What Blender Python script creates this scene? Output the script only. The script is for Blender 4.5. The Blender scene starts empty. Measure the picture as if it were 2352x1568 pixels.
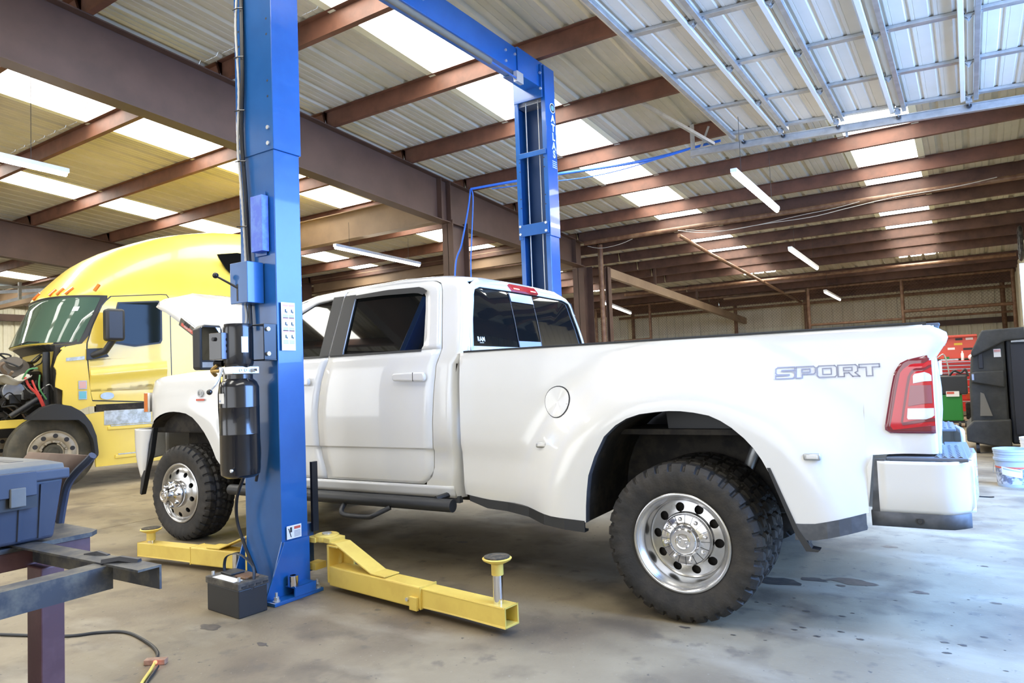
import bpy, bmesh, math, random
from mathutils import Vector, Matrix
import numpy as np
random.seed(7)
sc = bpy.context.scene
COL = sc.collection
PI = math.pi
# ---------------------------------------------------------------- camera
cd = bpy.data.cameras.new('camera'); cam = bpy.data.objects.new('camera', cd); COL.objects.link(cam)
cd.sensor_width = 36.0; cd.lens = 1600/2352*36; cd.clip_start = .05; cd.clip_end = 300
Mr, Mu, Mf = (0.8345,0.54962,-0.03903),(0.06005,-0.02031,0.99799),(-0.54772,0.83517,0.04995)
cam.matrix_world = Matrix(((Mr[0],Mu[0],-Mf[0],5.595),(Mr[1],Mu[1],-Mf[1],-3.448),(Mr[2],Mu[2],-Mf[2],1.285),(0,0,0,1)))
sc.camera = cam
# ---------------------------------------------------------------- world, daylight, exposure
w = bpy.data.worlds.new('sky'); sc.world = w; w.use_nodes = True
bg = w.node_tree.nodes['Background']; bg.inputs[0].default_value = (.66,.80,1,1); bg.inputs[1].default_value = 1.1
def area(name, loc, rot, sx, sy, power, col):
    l = bpy.data.lights.new(name,'AREA'); l.shape='RECTANGLE'; l.size=sx; l.size_y=sy; l.energy=power; l.color=col
    o = bpy.data.objects.new(name,l); COL.objects.link(o); o.location=loc; o.rotation_euler=rot; return o
# daylight entering the open truck doorway on the right and the open bays behind the camera
area('daylight_right_doorway',(7.9,2.4,2.6),(0,math.radians(50),0),3.6,6.0,1020,(.22,.45,1))
area('daylight_near_bays',(3.6,-8.8,2.6),(math.radians(90),0,0),9.0,4.4,170,(1,.97,.93))
area('daylight_left_bay',(-7,-8.8,2.6),(math.radians(90),0,0),8.0,4.4,200,(1,.97,.93))
sc.view_settings.view_transform='Standard'; sc.view_settings.look='None'; sc.view_settings.gamma=1; sc.view_settings.use_curve_mapping=False
sc.view_settings.exposure = 0.45
sc.cycles.max_bounces = 7; sc.cycles.diffuse_bounces = 4; sc.cycles.glossy_bounces = 4; sc.cycles.transmission_bounces = 4; sc.cycles.transparent_max_bounces = 8
sc.cycles.caustics_reflective = False; sc.cycles.caustics_refractive = False; sc.cycles.use_denoising = True
sc.cycles.sample_clamp_indirect = 6
# ---------------------------------------------------------------- materials
MATS = {}
def mat(name, col, rough=.5, metal=0., col2=None, scale=6., lo=.4, hi=.6, bump=0., bscale=None, coat=0., stretch=None, emit=None, estr=0., alpha=None, trans=0., spec=None, detail=4., obj=False):
    m = bpy.data.materials.new(name); m.use_nodes = True; MATS[name]=m
    nt = m.node_tree; b = nt.nodes['Principled BSDF']
    b.inputs['Base Color'].default_value = (*col,1); b.inputs['Roughness'].default_value = rough; b.inputs['Metallic'].default_value = metal
    if coat: b.inputs['Coat Weight'].default_value = coat; b.inputs['Coat Roughness'].default_value = .04
    if spec is not None: b.inputs['Specular IOR Level'].default_value = spec
    if emit: b.inputs['Emission Color'].default_value = (*emit,1); b.inputs['Emission Strength'].default_value = estr
    if trans: b.inputs['Transmission Weight'].default_value = trans
    if col2 or bump:
        if obj: tc = nt.nodes.new('ShaderNodeTexCoord'); src = tc.outputs['Object']
        else: tc = nt.nodes.new('ShaderNodeNewGeometry'); src = tc.outputs['Position']
        mp = nt.nodes.new('ShaderNodeMapping'); nt.links.new(src, mp.inputs[0])
        if stretch: mp.inputs['Scale'].default_value = stretch
        n = nt.nodes.new('ShaderNodeTexNoise'); n.inputs['Scale'].default_value = scale; n.inputs['Detail'].default_value = detail; n.inputs['Roughness'].default_value=.62
        nt.links.new(mp.outputs[0], n.inputs['Vector'])
        if col2:
            r = nt.nodes.new('ShaderNodeValToRGB'); r.color_ramp.elements[0].position = lo; r.color_ramp.elements[1].position = hi
            r.color_ramp.elements[0].color = (*col,1); r.color_ramp.elements[1].color = (*col2,1)
            nt.links.new(n.outputs['Fac'], r.inputs[0]); nt.links.new(r.outputs[0], b.inputs['Base Color'])
        if bump:
            n2 = n
            if bscale:
                n2 = nt.nodes.new('ShaderNodeTexNoise'); n2.inputs['Scale'].default_value = bscale; n2.inputs['Detail'].default_value = 3; nt.links.new(mp.outputs[0], n2.inputs['Vector'])
            bp = nt.nodes.new('ShaderNodeBump'); bp.inputs['Strength'].default_value = bump; bp.inputs['Distance'].default_value = .01
            nt.links.new(n2.outputs['Fac'], bp.inputs['Height']); nt.links.new(bp.outputs[0], b.inputs['Normal'])
    return m
def emat(name, col, s):
    m = bpy.data.materials.new(name); m.use_nodes=True; nt=m.node_tree; nt.nodes.clear()
    e = nt.nodes.new('ShaderNodeEmission'); e.inputs[0].default_value=(*col,1); e.inputs[1].default_value=s
    o = nt.nodes.new('ShaderNodeOutputMaterial'); nt.links.new(e.outputs[0],o.inputs[0]); MATS[name]=m; return m
# ---------------------------------------------------------------- mesh builder
def axes(d):
    d = Vector(d).normalized(); a = Vector((0,0,1)) if abs(d.z)<.9 else Vector((1,0,0))
    u = d.cross(a).normalized(); return u, d.cross(u).normalized(), d
class MB:
    def __init__(s): s.v=[]; s.f=[]; s.mi=[]; s.m=0
    def _add(s, vs, fs):
        n=len(s.v); s.v += [tuple(p) for p in vs]; s.f += [tuple(i+n for i in f) for f in fs]; s.mi += [s.m]*len(fs); return s
    def box(s, x0,x1,y0,y1,z0,z1, R=None, T=None):
        vs=[Vector((x,y,z)) for x in (x0,x1) for y in (y0,y1) for z in (z0,z1)]
        if R is not None: vs=[R@p for p in vs]
        if T is not None: vs=[p+Vector(T) for p in vs]
        return s._add(vs,[(0,1,3,2),(4,6,7,5),(0,4,5,1),(2,3,7,6),(0,2,6,4),(1,5,7,3)])
    def beam(s, a, b, wu, wv, up=(0,0,1)):      # rectangular bar from a to b
        a=Vector(a); b=Vector(b); d=(b-a).normalized(); u=d.cross(Vector(up)).normalized(); v=u.cross(d).normalized()
        vs=[p+u*i*wu/2+v*j*wv/2 for p in (a,b) for i,j in ((-1,-1),(1,-1),(1,1),(-1,1))]
        return s._add(vs,[(0,1,2,3),(7,6,5,4),(0,4,5,1),(1,5,6,2),(2,6,7,3),(3,7,4,0)])
    def prism(s, pts, a, b, axis='y'):         # pts 2-D polygon extruded a..b along axis
        n=len(pts)
        def P(p,t): return (p[0],t,p[1]) if axis=='y' else ((t,p[0],p[1]) if axis=='x' else (p[0],p[1],t))
        vs=[P(p,a) for p in pts]+[P(p,b) for p in pts]
        return s._add(vs,[tuple(range(n)),tuple(range(2*n-1,n-1,-1))]+[(i,i+n,(i+1)%n+n,(i+1)%n) for i in range(n)])
    def cyl(s, a, b, r0, r1=None, n=16, caps=True):
        r1 = r0 if r1 is None else r1; a=Vector(a); b=Vector(b); u,v,d=axes(b-a)
        vs=[]; 
        for p,r in ((a,r0),(b,r1)):
            for i in range(n):
                t=2*PI*i/n; vs.append(p+u*math.cos(t)*r+v*math.sin(t)*r)
        fs=[(i,(i+1)%n,(i+1)%n+n,i+n) for i in range(n)]
        if caps: fs+=[tuple(range(n-1,-1,-1)),tuple(range(n,2*n))]
        return s._add(vs,fs)
    def lathe(s, prof, o=(0,0,0), d=(0,0,1), n=32, closed=False):   # prof [(r,h)] around axis d through o
        o=Vector(o); u,v,d=axes(d); k=len(prof); vs=[]
        for i in range(n):
            t=2*PI*i/n; e=u*math.cos(t)+v*math.sin(t)
            for r,h in prof: vs.append(o+e*r+d*h)
        fs=[]; kk = k if closed else k-1
        for i in range(n):
            j=(i+1)%n
            for q in range(kk): fs.append((i*k+q,i*k+(q+1)%k,j*k+(q+1)%k,j*k+q))
        return s._add(vs,fs)
    def tube(s, pts, r, n=8, caps=True, flat=None):
        pts=[Vector(p) for p in pts]; k=len(pts); rs = r if isinstance(r,(list,tuple)) else [r]*k
        u=None; vs=[]
        for i,p in enumerate(pts):
            d=(pts[min(i+1,k-1)]-pts[max(i-1,0)]).normalized()
            if u is None: u,_,_=axes(d)
            u=(u-d*u.dot(d)).normalized(); v=d.cross(u)
            for j in range(n):
                t=2*PI*j/n; vs.append(p+u*math.cos(t)*rs[i]+v*math.sin(t)*rs[i]*(flat or 1))
        fs=[(i*n+j,i*n+(j+1)%n,(i+1)*n+(j+1)%n,(i+1)*n+j) for i in range(k-1) for j in range(n)]
        if caps: fs+=[tuple(range(n-1,-1,-1)),tuple(range((k-1)*n,k*n))]
        return s._add(vs,fs)
    def grid(s, fn, us, vs_, flip=False):
        nu,nv=len(us),len(vs_); P=[fn(a,b) for a in us for b in vs_]
        fs=[]
        for i in range(nu-1):
            for j in range(nv-1):
                q=(i*nv+j,(i+1)*nv+j,(i+1)*nv+j+1,i*nv+j+1); fs.append(q[::-1] if flip else q)
        return s._add(P,fs)
    def ball(s, c, r, n=10):
        pr=[(math.sin(PI*i/n)*r,-math.cos(PI*i/n)*r) for i in range(n+1)]
        return s.lathe(pr,c,(0,0,1),max(8,n+4))
    def build(s, name, mats, parent=None, smooth=False, bevel=0., bseg=2, solid=0., sub=0, ang=40, soff=-1, out=None):
        me=bpy.data.meshes.new(name); me.from_pydata(s.v,[],s.f); 
        for m in (mats if isinstance(mats,(list,tuple)) else [mats]): me.materials.append(m)
        if s.m or any(s.mi): me.polygons.foreach_set('material_index', s.mi)
        bm=bmesh.new(); bm.from_mesh(me); bmesh.ops.remove_doubles(bm,verts=bm.verts,dist=1e-5)
        bmesh.ops.dissolve_degenerate(bm,edges=bm.edges,dist=1e-6)
        if not solid: bmesh.ops.recalc_face_normals(bm,faces=bm.faces)
        elif out is not None:
            if sum((f.normal*f.calc_area() for f in bm.faces),Vector()).dot(Vector(out))<0: bmesh.ops.reverse_faces(bm,faces=bm.faces)
        bm.to_mesh(me); bm.free()
        o=bpy.data.objects.new(name,me); COL.objects.link(o)
        if parent: o.parent=parent
        if bevel:
            b=o.modifiers.new('b','BEVEL'); b.width=bevel; b.segments=bseg; b.limit_method='ANGLE'; b.angle_limit=math.radians(35)
        if solid:
            b=o.modifiers.new('s','SOLIDIFY'); b.thickness=solid; b.offset=soff
        if sub:
            b=o.modifiers.new('u','SUBSURF'); b.levels=sub; b.render_levels=sub
        if smooth:
            me.shade_smooth() if hasattr(me,'shade_smooth') else None
            me.set_sharp_from_angle(angle=math.radians(ang))
        return o
def tag(o, label=None, cat=None, group=None, kind=None):
    if label: o['label']=label
    if cat: o['category']=cat
    if group: o['group']=group
    if kind: o['kind']=kind
    return o
def thing(name, label, cat, loc=(0,0,0), rz=0, group=None, kind=None):
    o=bpy.data.objects.new(name,None); COL.objects.link(o); o.location=loc; o.rotation_euler=(0,0,rz); o.empty_display_size=.1
    return tag(o,label,cat,group,kind)
def dupm(o, parent=None, loc=None, rz=None):     # copy of one part sharing its mesh
    c=o.copy(); COL.objects.link(c); c.parent = parent if parent else o.parent
    if loc is not None: c.location=loc
    if rz is not None: c.rotation_euler=(0,0,rz)
    return c
def dup(root, loc=None, rz=None, label=None):
    r=root.copy(); COL.objects.link(r)
    if loc is not None: r.location=loc
    if rz is not None: r.rotation_euler=(0,0,rz)
    if label: r['label']=label
    for ch in list(root.children):
        c=ch.copy(); COL.objects.link(c); c.parent=r
        for g in list(ch.children):
            d=g.copy(); COL.objects.link(d); d.parent=c
    return r
def text(name, s, size, m, M4, parent=None, ext=.0008, bold=0., xs=1., align='CENTER'):
    cu=bpy.data.curves.new(name,'FONT'); cu.body=s; cu.size=size; cu.extrude=ext; cu.offset=bold; cu.align_x=align; cu.align_y='CENTER'
    o=bpy.data.objects.new(name,cu); COL.objects.link(o)
    me=bpy.data.meshes.new_from_object(o.evaluated_get(bpy.context.evaluated_depsgraph_get()))
    bpy.data.objects.remove(o); me.materials.clear(); me.materials.append(m)
    me.transform(M4@Matrix.Diagonal((xs,1,1,1)))
    o=bpy.data.objects.new(name,me); COL.objects.link(o)
    if parent: o.parent=parent
    return o
def frame(o, x, y):      # 4x4 whose x,y axes and origin are given
    x=Vector(x).normalized(); y=Vector(y).normalized(); z=x.cross(y)
    return Matrix(((x.x,y.x,z.x,o[0]),(x.y,y.y,z.y,o[1]),(x.z,y.z,z.z,o[2]),(0,0,0,1)))
# ================================================================ BUILDING
m_floor = mat('concrete_floor',(.31,.258,.172),.62,col2=(.19,.150,.097),scale=.55,lo=.40,hi=.66,bump=.12,bscale=60,detail=8)
def floor_nodes():
    nt=m_floor.node_tree; b=nt.nodes['Principled BSDF']; geo=[n for n in nt.nodes if n.type=='NEW_GEOMETRY'][0]
    ramp=[n for n in nt.nodes if n.type=='VALTORGB'][0]
    prev=ramp.outputs[0]
    def layer(scale, lo, hi, col, stretch=(1,1,1), detail=6, amt=1., off=(0,0,0)):
        nonlocal prev
        mp=nt.nodes.new('ShaderNodeMapping'); mp.inputs['Scale'].default_value=stretch; mp.inputs['Location'].default_value=off; nt.links.new(geo.outputs['Position'],mp.inputs[0])
        n=nt.nodes.new('ShaderNodeTexNoise'); n.inputs['Scale'].default_value=scale; n.inputs['Detail'].default_value=detail; nt.links.new(mp.outputs[0],n.inputs['Vector'])
        r=nt.nodes.new('ShaderNodeMapRange'); r.inputs['From Min'].default_value=lo; r.inputs['From Max'].default_value=hi; r.inputs['To Max'].default_value=amt; nt.links.new(n.outputs['Fac'],r.inputs['Value'])
        mx=nt.nodes.new('ShaderNodeMix'); mx.data_type='RGBA'; nt.links.new(r.outputs[0],mx.inputs['Factor']); nt.links.new(prev,mx.inputs[6]); mx.inputs[7].default_value=(*col,1)
        prev=mx.outputs[2]
    layer(.9,.50,.66,(.125,.095,.065),detail=10,amt=.8); layer(2.6,.52,.66,(.10,.08,.06),detail=9,amt=.65,off=(5,5,0))
    layer(1.1,.55,.70,(.40,.35,.26),stretch=(1,2.2,1),off=(3,1,0),detail=8,amt=.6)
    layer(7,.60,.70,(.12,.10,.08),detail=5,amt=.6,off=(9,2,0))
    layer(26,.68,.74,(.07,.06,.055),detail=3,amt=.8)
    layer(60,.72,.78,(.50,.48,.42),detail=1,amt=.25)
    nt.links.new(prev,b.inputs['Base Color'])
floor_nodes()
m_sheet = mat('roof_sheet_paint',(.56,.53,.45),.55,col2=(.47,.45,.34),scale=1.3,lo=.35,hi=.7,bump=.05,bscale=30)
m_sky = emat('translucent_skylight',(1,.975,.90),10.5)
m_skyedge = mat('skylight_edge',(.80,.80,.62),.5)
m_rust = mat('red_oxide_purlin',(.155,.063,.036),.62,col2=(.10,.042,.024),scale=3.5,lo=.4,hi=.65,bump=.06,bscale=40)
m_rust_shade = mat('shaded_rear_purlin',(.105,.05,.032),.65,col2=(.065,.03,.019),scale=3.5,lo=.4,hi=.65)  # rear purlins: dimness of the back bays put into a darker purlin brown
m_raf = mat('brown_rafter_paint',(.088,.046,.030),.55,col2=(.062,.032,.02),scale=2.2,lo=.35,hi=.7)
m_raf2 = mat('tan_beam_paint',(.27,.185,.11),.6,col2=(.19,.125,.075),scale=1.6,lo=.35,hi=.7)
m_pipe = mat('rusty_pipe',(.20,.115,.06),.6,col2=(.13,.06,.03),scale=9,lo=.4,hi=.6)
m_siding = mat('wall_siding',(.74,.71,.56),.6,col2=(.62,.58,.43),scale=1.5,lo=.35,hi=.7)
m_tube = emat('lamp_tube',(1,.96,.88),34)
m_white = mat('white_enamel',(.8,.8,.78),.35)
m_galv = mat('galvanised_steel',(.56,.57,.57),.38,.75,col2=(.46,.47,.47),scale=8,lo=.4,hi=.6)
m_dkbox = mat('dark_grit',(.03,.028,.025),.7)

# floor: cast slabs with joints
fl = thing('floor',None,None,kind='structure')
xs=[-19,-10,-1.35,7.25,13]; ys=[-12,-6.0,5.30,5.75,7.2,13,20.8]
for i in range(len(xs)-1):
    for j in range(len(ys)-1):
        g=.006; MB().box(xs[i]+g,xs[i+1]-g,ys[j]+g,ys[j+1]-g,-.15,0).build('concrete_slab',m_floor,fl)
MB().box(-19,13,-12,20.8,-.3,-.02).build('joint_bed',m_dkbox,fl)
SL=.078
def zb(y): return 4.896-SL*y          # underside of purlins
ceil = thing('ceiling',None,None,kind='structure')
# roof sheets ------------------------------------------------
def sheet_mesh(width, y0, y1, material, name, skew=0):
    n=max(1,round(width/.305)); p=width/n; pts=[]
    for k in range(n):
        x=k*p
        for dx,dz in ((0,0),(.14,0),(.155,.006),(.18,.006),(.195,0),(.40,0),(.415,.006),(.44,.006),(.455,0),(.66,0),(.74,.034),(.88,.034),(.96,0)):
            pts.append((x+dx*p,dz))
    pts.append((width,0))
    mb=MB(); mb.grid(lambda a,b:(pts[a][0], b, 5.10-SL*b+pts[a][1]+skew), range(len(pts)), (y0,y1))
    return mb.build(name,material,ceil,solid=.002)
def run(x0,x1,y0,y1,key={}):
    n=max(1,round((x1-x0)/.95)); wdt=(x1-x0)/n
    for k in range(n):
        kk=(round(wdt,3),y0)
        if kk in key: dupm(key[kk],ceil,(x0+k*wdt,0,0))
        else:
            o=sheet_mesh(wdt,y0,y1,m_sheet,'roof_sheet'); o.location=(x0+k*wdt,0,0); key[kk]=o
strips=[(-17.3,-16.3),(-8.1,-7.22),(-4.36,-3.48),(.50,1.42),(4.25,5.13)]
segs=[(-12,-4.86),(-4.86,1.2),(1.2,7.35),(7.35,13.9),(13.9,20.75)]
e=[-19]
for a,b in strips: e += [a,b]
e.append(8.1)
for si,(y0,y1) in enumerate(segs):
    for k in range(0,len(e),2): run(e[k],e[k+1],y0,y1-.004)
    for (a,b) in strips:
        if si==0: # opaque continuation above the near bays
            run(a,b,y0,y1-.004); continue
        yy1 = y1-.004 if si!=4 else 16.2
        o=sheet_mesh(b-a,y0,yy1,m_sky,'skylight_panel'); o.location=(a,0,.004)
        if si==4: run(a,b,16.2,y1)
lap=MB(); lap.grid(lambda a,b:(a,b,5.092-SL*b),(0,.09),(-4.86,16.2)); lap=lap.build('skylight_lap',m_skyedge,ceil,solid=.003); first=True
for (a,b) in strips:
    for xx in (a-.06,b-.02):
        if first: lap.location=(xx,0,0); first=False
        else: dupm(lap,ceil,(xx,0,0))
for k in range(9):
    x=-4.30+.085*k; l_=.10+.25*abs(math.sin(k*2.1)); mb=MB(); mb.grid(lambda a,b:(x+a,b,5.085-SL*b),(0,.02),(1.20-l_,1.20)); tag(mb.build('rust_streak',m_rust,ceil),kind='stuff')
# purlins ----------------------------------------------------
pyl=[-9.3,-7.8,-6.3,-4.75,-3.22,-1.70,-.19,1.32,2.87,4.40,5.92,7.44,8.91,9.93,10.97,12.05,13.15,14.09,15.04,16.8,17.85,18.9,19.95]
def purlin(y,x0,x1,key={}):
    L=round(x1-x0,3)
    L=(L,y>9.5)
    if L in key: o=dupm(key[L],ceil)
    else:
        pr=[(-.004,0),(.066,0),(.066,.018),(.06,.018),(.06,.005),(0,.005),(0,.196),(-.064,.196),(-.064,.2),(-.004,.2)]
        o=MB().prism(pr,0,L[0],'x').build('purlin',m_rust_shade if L[1] else m_rust,ceil); key[L]=o
    o.location=(x0,y,zb(y)-.0+0)
for y in pyl:
    for x0 in (-18.6,-9.98,-1.35): purlin(y,x0+.004,x0+(8.62 if x0<-10 else 8.6))
# rafters (I-section, tapering)
def rafter(x):
    mb=MB()
    yN,yF=-10.,10.0; 
    def dep(y): return .74-.010*(y+1) if y<5 else .70-.035*(y-5)
    for (ya,yb) in ((yN,5.1),(5.1,yF)):
        for t,bz in ((0,0),(1,1)):
            pass
        za,zb_=zb(ya),zb(yb); da,db=dep(ya),dep(yb)
        for (u0,u1,w_) in ((0,.014,.20),(None,None,.20)):
            top=[(ya,za),(yb,zb_),(yb,zb_-.014),(ya,za-.014)]
            if u0 is None: top=[(ya,za-da),(yb,zb_-db),(yb,zb_-db+.014),(ya,za-da+.014)]
            mb.prism(top,x-w_/2,x+w_/2,'x')
        mb.prism([(ya,za-.01),(yb,zb_-.01),(yb,zb_-db+.01),(ya,za-da+.01)],x-.005,x+.005,'x')
    for ys_ in (5.12,5.35,9.6): mb.box(x-.1,x+.1,ys_-.005,ys_+.005,zb(ys_)-dep(ys_)+.01,zb(ys_)-.01)
    return mb.build('rafter',m_raf,ceil)
for x in (-10.0,-1.35): rafter(x)
# gutter-side rafter over the right wall and left wall
for x in (7.12,-18.5):
    MB().prism([(-10,zb(-10)-.5),(20.6,zb(20.6)-.3),(20.6,zb(20.6)),(-10,zb(-10))],x-.006,x+.006,'x').build('rafter',m_raf,ceil)
def hcol(x,y,h,wx=.2,wy=.5,m=m_raf,z0=0,fl=.014):
    mb=MB(); mb.box(x-wx/2,x+wx/2,y-wy/2,y-wy/2+fl,z0,h); mb.box(x-wx/2,x+wx/2,y+wy/2-fl,y+wy/2,z0,h); mb.box(x-.005,x+.005,y-wy/2,y+wy/2,z0,h)
    mb.box(x-wx/2-.04,x+wx/2+.04,y-wy/2-.04,y+wy/2+.04,z0,z0+.02)
    return tag(mb.build('steel_column',m),kind='structure')
hcol(-1.33,5.55,3.84,.22,.42); hcol(-1.45,10.25,3.66,.26,.45); hcol(-10,5.5,3.8,.22,.42); hcol(-10,10.2,3.6,.26,.45)
hcol(-10,-9.6,4.9,.25,.5); hcol(-1.35,-9.6,4.9,.25,.5)
# header I-beams between columns
def ibeam(a,b,h,wd,m,name='header_beam'):
    a=Vector(a); b=Vector(b); mb=MB(); mb.beam(a,b,.012,h); up=Vector((0,0,h/2-.006))
    mb.beam(a+up,b+up,wd,.014); mb.beam(a-up,b-up,wd,.014)
    return tag(mb.build(name,m),kind='structure')
ibeam((-9.9,5.2,4.04),(-1.44,5.2,4.04),.49,.18,m_raf2); ibeam((-18.4,5.2,4.04),(-10.1,5.2,4.04),.49,.18,m_raf2)
ibeam((-9.9,10.0,4.05),(-1.5,10.0,4.05),.34,.16,m_raf2)
ibeam((-9.9,10.1,3.72),(-1.5,10.1,3.72),.26,.16,m_raf2)
# far bays: pipe runs, posts, sloping channel
MB().tube([(-1.0,9.52,4.0),(7.0,9.52,4.0)],.045,12).build('roof_pipe',m_pipe,ceil)
MB().tube([(.80,10.2,4.01),(.84,12,3.87),(1.25,19.9,3.26)],.04,10).build('roof_pipe',m_pipe,ceil)
MB().tube([(-3,15.95,3.60),(6.6,15.95,3.60)],.04,10).build('roof_pipe',m_pipe,ceil)
tag(MB().cyl((-1.07,10.4,0),(-1.07,10.4,4.1),.057,n=16).build('pipe_post',m_pipe),kind='structure')
tag(MB().box(-1.0,-.985,10.42,10.56,0,3.6).box(-.93,-.915,10.42,10.56,0,3.6).box(-1.0,-.915,10.485,10.495,0,3.6).build('steel_post',m_raf),kind='structure')
tag(MB().beam((-1.0,10.5,3.5),(-.62,20.3,2.83),.10,.20).build('sloping_beam',m_raf2),kind='structure')
for y in (13.2,16.4): tag(MB().beam((-.93,y,3.45-.068*(y-10.5)),(-.93,y,zb(y)+.1),.05,.05,up=(1,0,0)).build('hanger_strut',m_raf),kind='structure')
# walls -------------------------------------------------------
def siding(axis, pos, a, b, z0, z1f, root, m=m_siding, pitch=.305, inward=1):
    prof=[(0,0),(.30,0),(.33,.006),(.37,.006),(.40,0),(.60,0),(.63,.006),(.67,.006),(.70,0),(.84,0),(.88,-.03),(.96,-.03),(1,0)]
    W=pitch*3; n=int((b-a)/W)+1
    for k in range(n):
        s=a+k*W; wdt=min(W,b-s)
        if wdt<.05: break
        mb=MB(); pts=[]
        for q in range(3):
            for dx,dd in prof[:-1]: pts.append((s+(q+dx)*wdt/3,dd))
        pts.append((s+wdt,0))
        top=z1f(s+wdt/2)
        if axis=='x': mb.grid(lambda i,z:(pts[i][0],pos-pts[i][1]*inward,z),range(len(pts)),(z0,top))
        else: mb.grid(lambda i,z:(pos-pts[i][1]*inward,pts[i][0],z),range(len(pts)),(z0,top))
        mb.build('siding_panel',m,root,solid=.002)
wb=thing('wall_back',None,None,kind='structure'); siding('x',20.62,-19,7.3,0,lambda s:3.46,wb,inward=1)
for z in (1.2,2.35): MB().box(-19,7.2,20.5,20.57,z-.08,z+.08).build('girt',m_raf,wb)
MB().tube([(-5,19.9,3.22),(7.0,19.9,3.22)],.045,10).build('girt_pipe',m_pipe,wb)
for x in (1.31,6.45,-4.6,-.9): MB().cyl((x,20.2,0),(x,20.2,3.4),.06,n=12).build('post',m_pipe,wb)
wr=thing('wall_right',None,None,kind='structure'); siding('y',6.70,10.2,20.6,0,lambda s:4.95-SL*s,wr,inward=1); siding('y',7.32,5.9,10.2,0,lambda s:5.05-SL*s,wr,inward=1)
siding('y',7.32,-12,-1.2,0,lambda s:5.05-SL*s,wr,inward=1); siding('y',7.32,-1.2,5.9,4.25,lambda s:5.05-SL*s,wr,inward=1)
for y in (-1.25,5.95): MB().box(7.1,7.28,y-.1,y+.1,0,4.3).build('door_jamb',m_raf,wr)
MB().box(7.1,7.28,-1.35,6.05,4.15,4.4).build('door_header',m_raf,wr)
wl=thing('wall_left',None,None,kind='structure'); siding('y',-18.75,-12,20.6,0,lambda s:5.05-SL*s,wl,inward=-1)
for z in (2.2,3.65): MB().box(-18.7,-18.55,-12,20.6,z-.1,z+.1).build('girt',m_raf,wl)
wf=thing('wall_front',None,None,kind='structure'); siding('x',-9.9,-19,-12,0,lambda s:5.8,wf,inward=-1); siding('x',-9.9,-3.2,-1.0,0,lambda s:5.8,wf,inward=-1)
siding('x',-9.9,-12,-3.2,4.9,lambda s:5.8,wf,inward=-1); siding('x',-9.9,-1,8.3,4.9,lambda s:5.8,wf,inward=-1)
# strip lights ------------------------------------------------
def striplight(a,b,label,zt):
    a=Vector(a); b=Vector(b); t=thing('strip_light',label,'light',(a+b)/2,group='LED tube lights hung under the roof'); d=(b-a)/2
    MB().beam(-d,d,.075,.05).build('housing',m_white,t,bevel=.006)
    MB().tube([-d*.985+Vector((0,0,-.035)),d*.985+Vector((0,0,-.035))],.028,10).build('tube',m_tube,t)
    for s in (-.7,.7): MB().cyl(d*s,d*s+Vector((0,0,zt-a.z)),.003,n=5).build('hanger_wire',m_dkbox,t)
striplight((3.45,4.6,3.55),(3.40,7.0,3.55),'bright tube light hanging beside the overhead door track',4.3)
striplight((3.0,9.75,3.40),(2.95,12.7,3.38),'tube light halfway down the dark rear bay',4.0)
striplight((2.72,15.0,3.08),(2.68,17.6,3.08),'smallest tube light far back near the rear fence',3.6)
striplight((-3.2,4.65,3.6),(-3.45,7.1,3.6),'tube light below the header beam between the lift columns',4.05)
striplight((-2.1,-2.3,3.66),(-2.35,.13,3.66),'tube light above the yellow cab cut by the photo edge',5.02)
striplight((-1.8,12.0,3.02),(-2.6,15.4,3.02),'tube light seen through the chain-link at the rear left',4.06)
# ================================================================ TWO-POST LIFT
m_blue = mat('blue_powder_coat',(.012,.10,.33),.28,col2=(.018,.12,.38),scale=4,lo=.35,hi=.7,coat=.35)
m_blued = mat('blue_inside',(.012,.05,.15),.5)
m_bolt = mat('zinc_bolt',(.75,.76,.75),.3,.7)
m_black = mat('black_paint',(.012,.012,.014),.33)
m_yel = mat('yellow_arm_paint',(.80,.60,.13),.42,col2=(.70,.49,.10),scale=5,lo=.45,hi=.75)
m_chrome = mat('chrome',(.82,.82,.84),.12,1.)
m_rub = mat('rubber_pad',(.05,.045,.035),.85,col2=(.14,.11,.07),scale=30,lo=.45,hi=.6)
m_cable = mat('steel_cable',(.62,.63,.62),.4,.5)
m_paper = mat('white_sticker',(.85,.85,.84),.5)
m_red = mat('red_print',(.65,.12,.08),.5)
m_pink = mat('faded_red_print',(.75,.38,.38),.5)
m_bluep = mat('pale_blue_print',(.40,.48,.66),.5)
m_ink = mat('black_print',(.03,.03,.035),.5)
m_foam = mat('grey_foam_bar',(.16,.145,.11),.8)
def holes(mb_, pts, y, d, r=.009):
    for x,z in pts: mb_.cyl((x,y-.0008*d,z),(x,y+.002*d,z),r,n=8)
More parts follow.
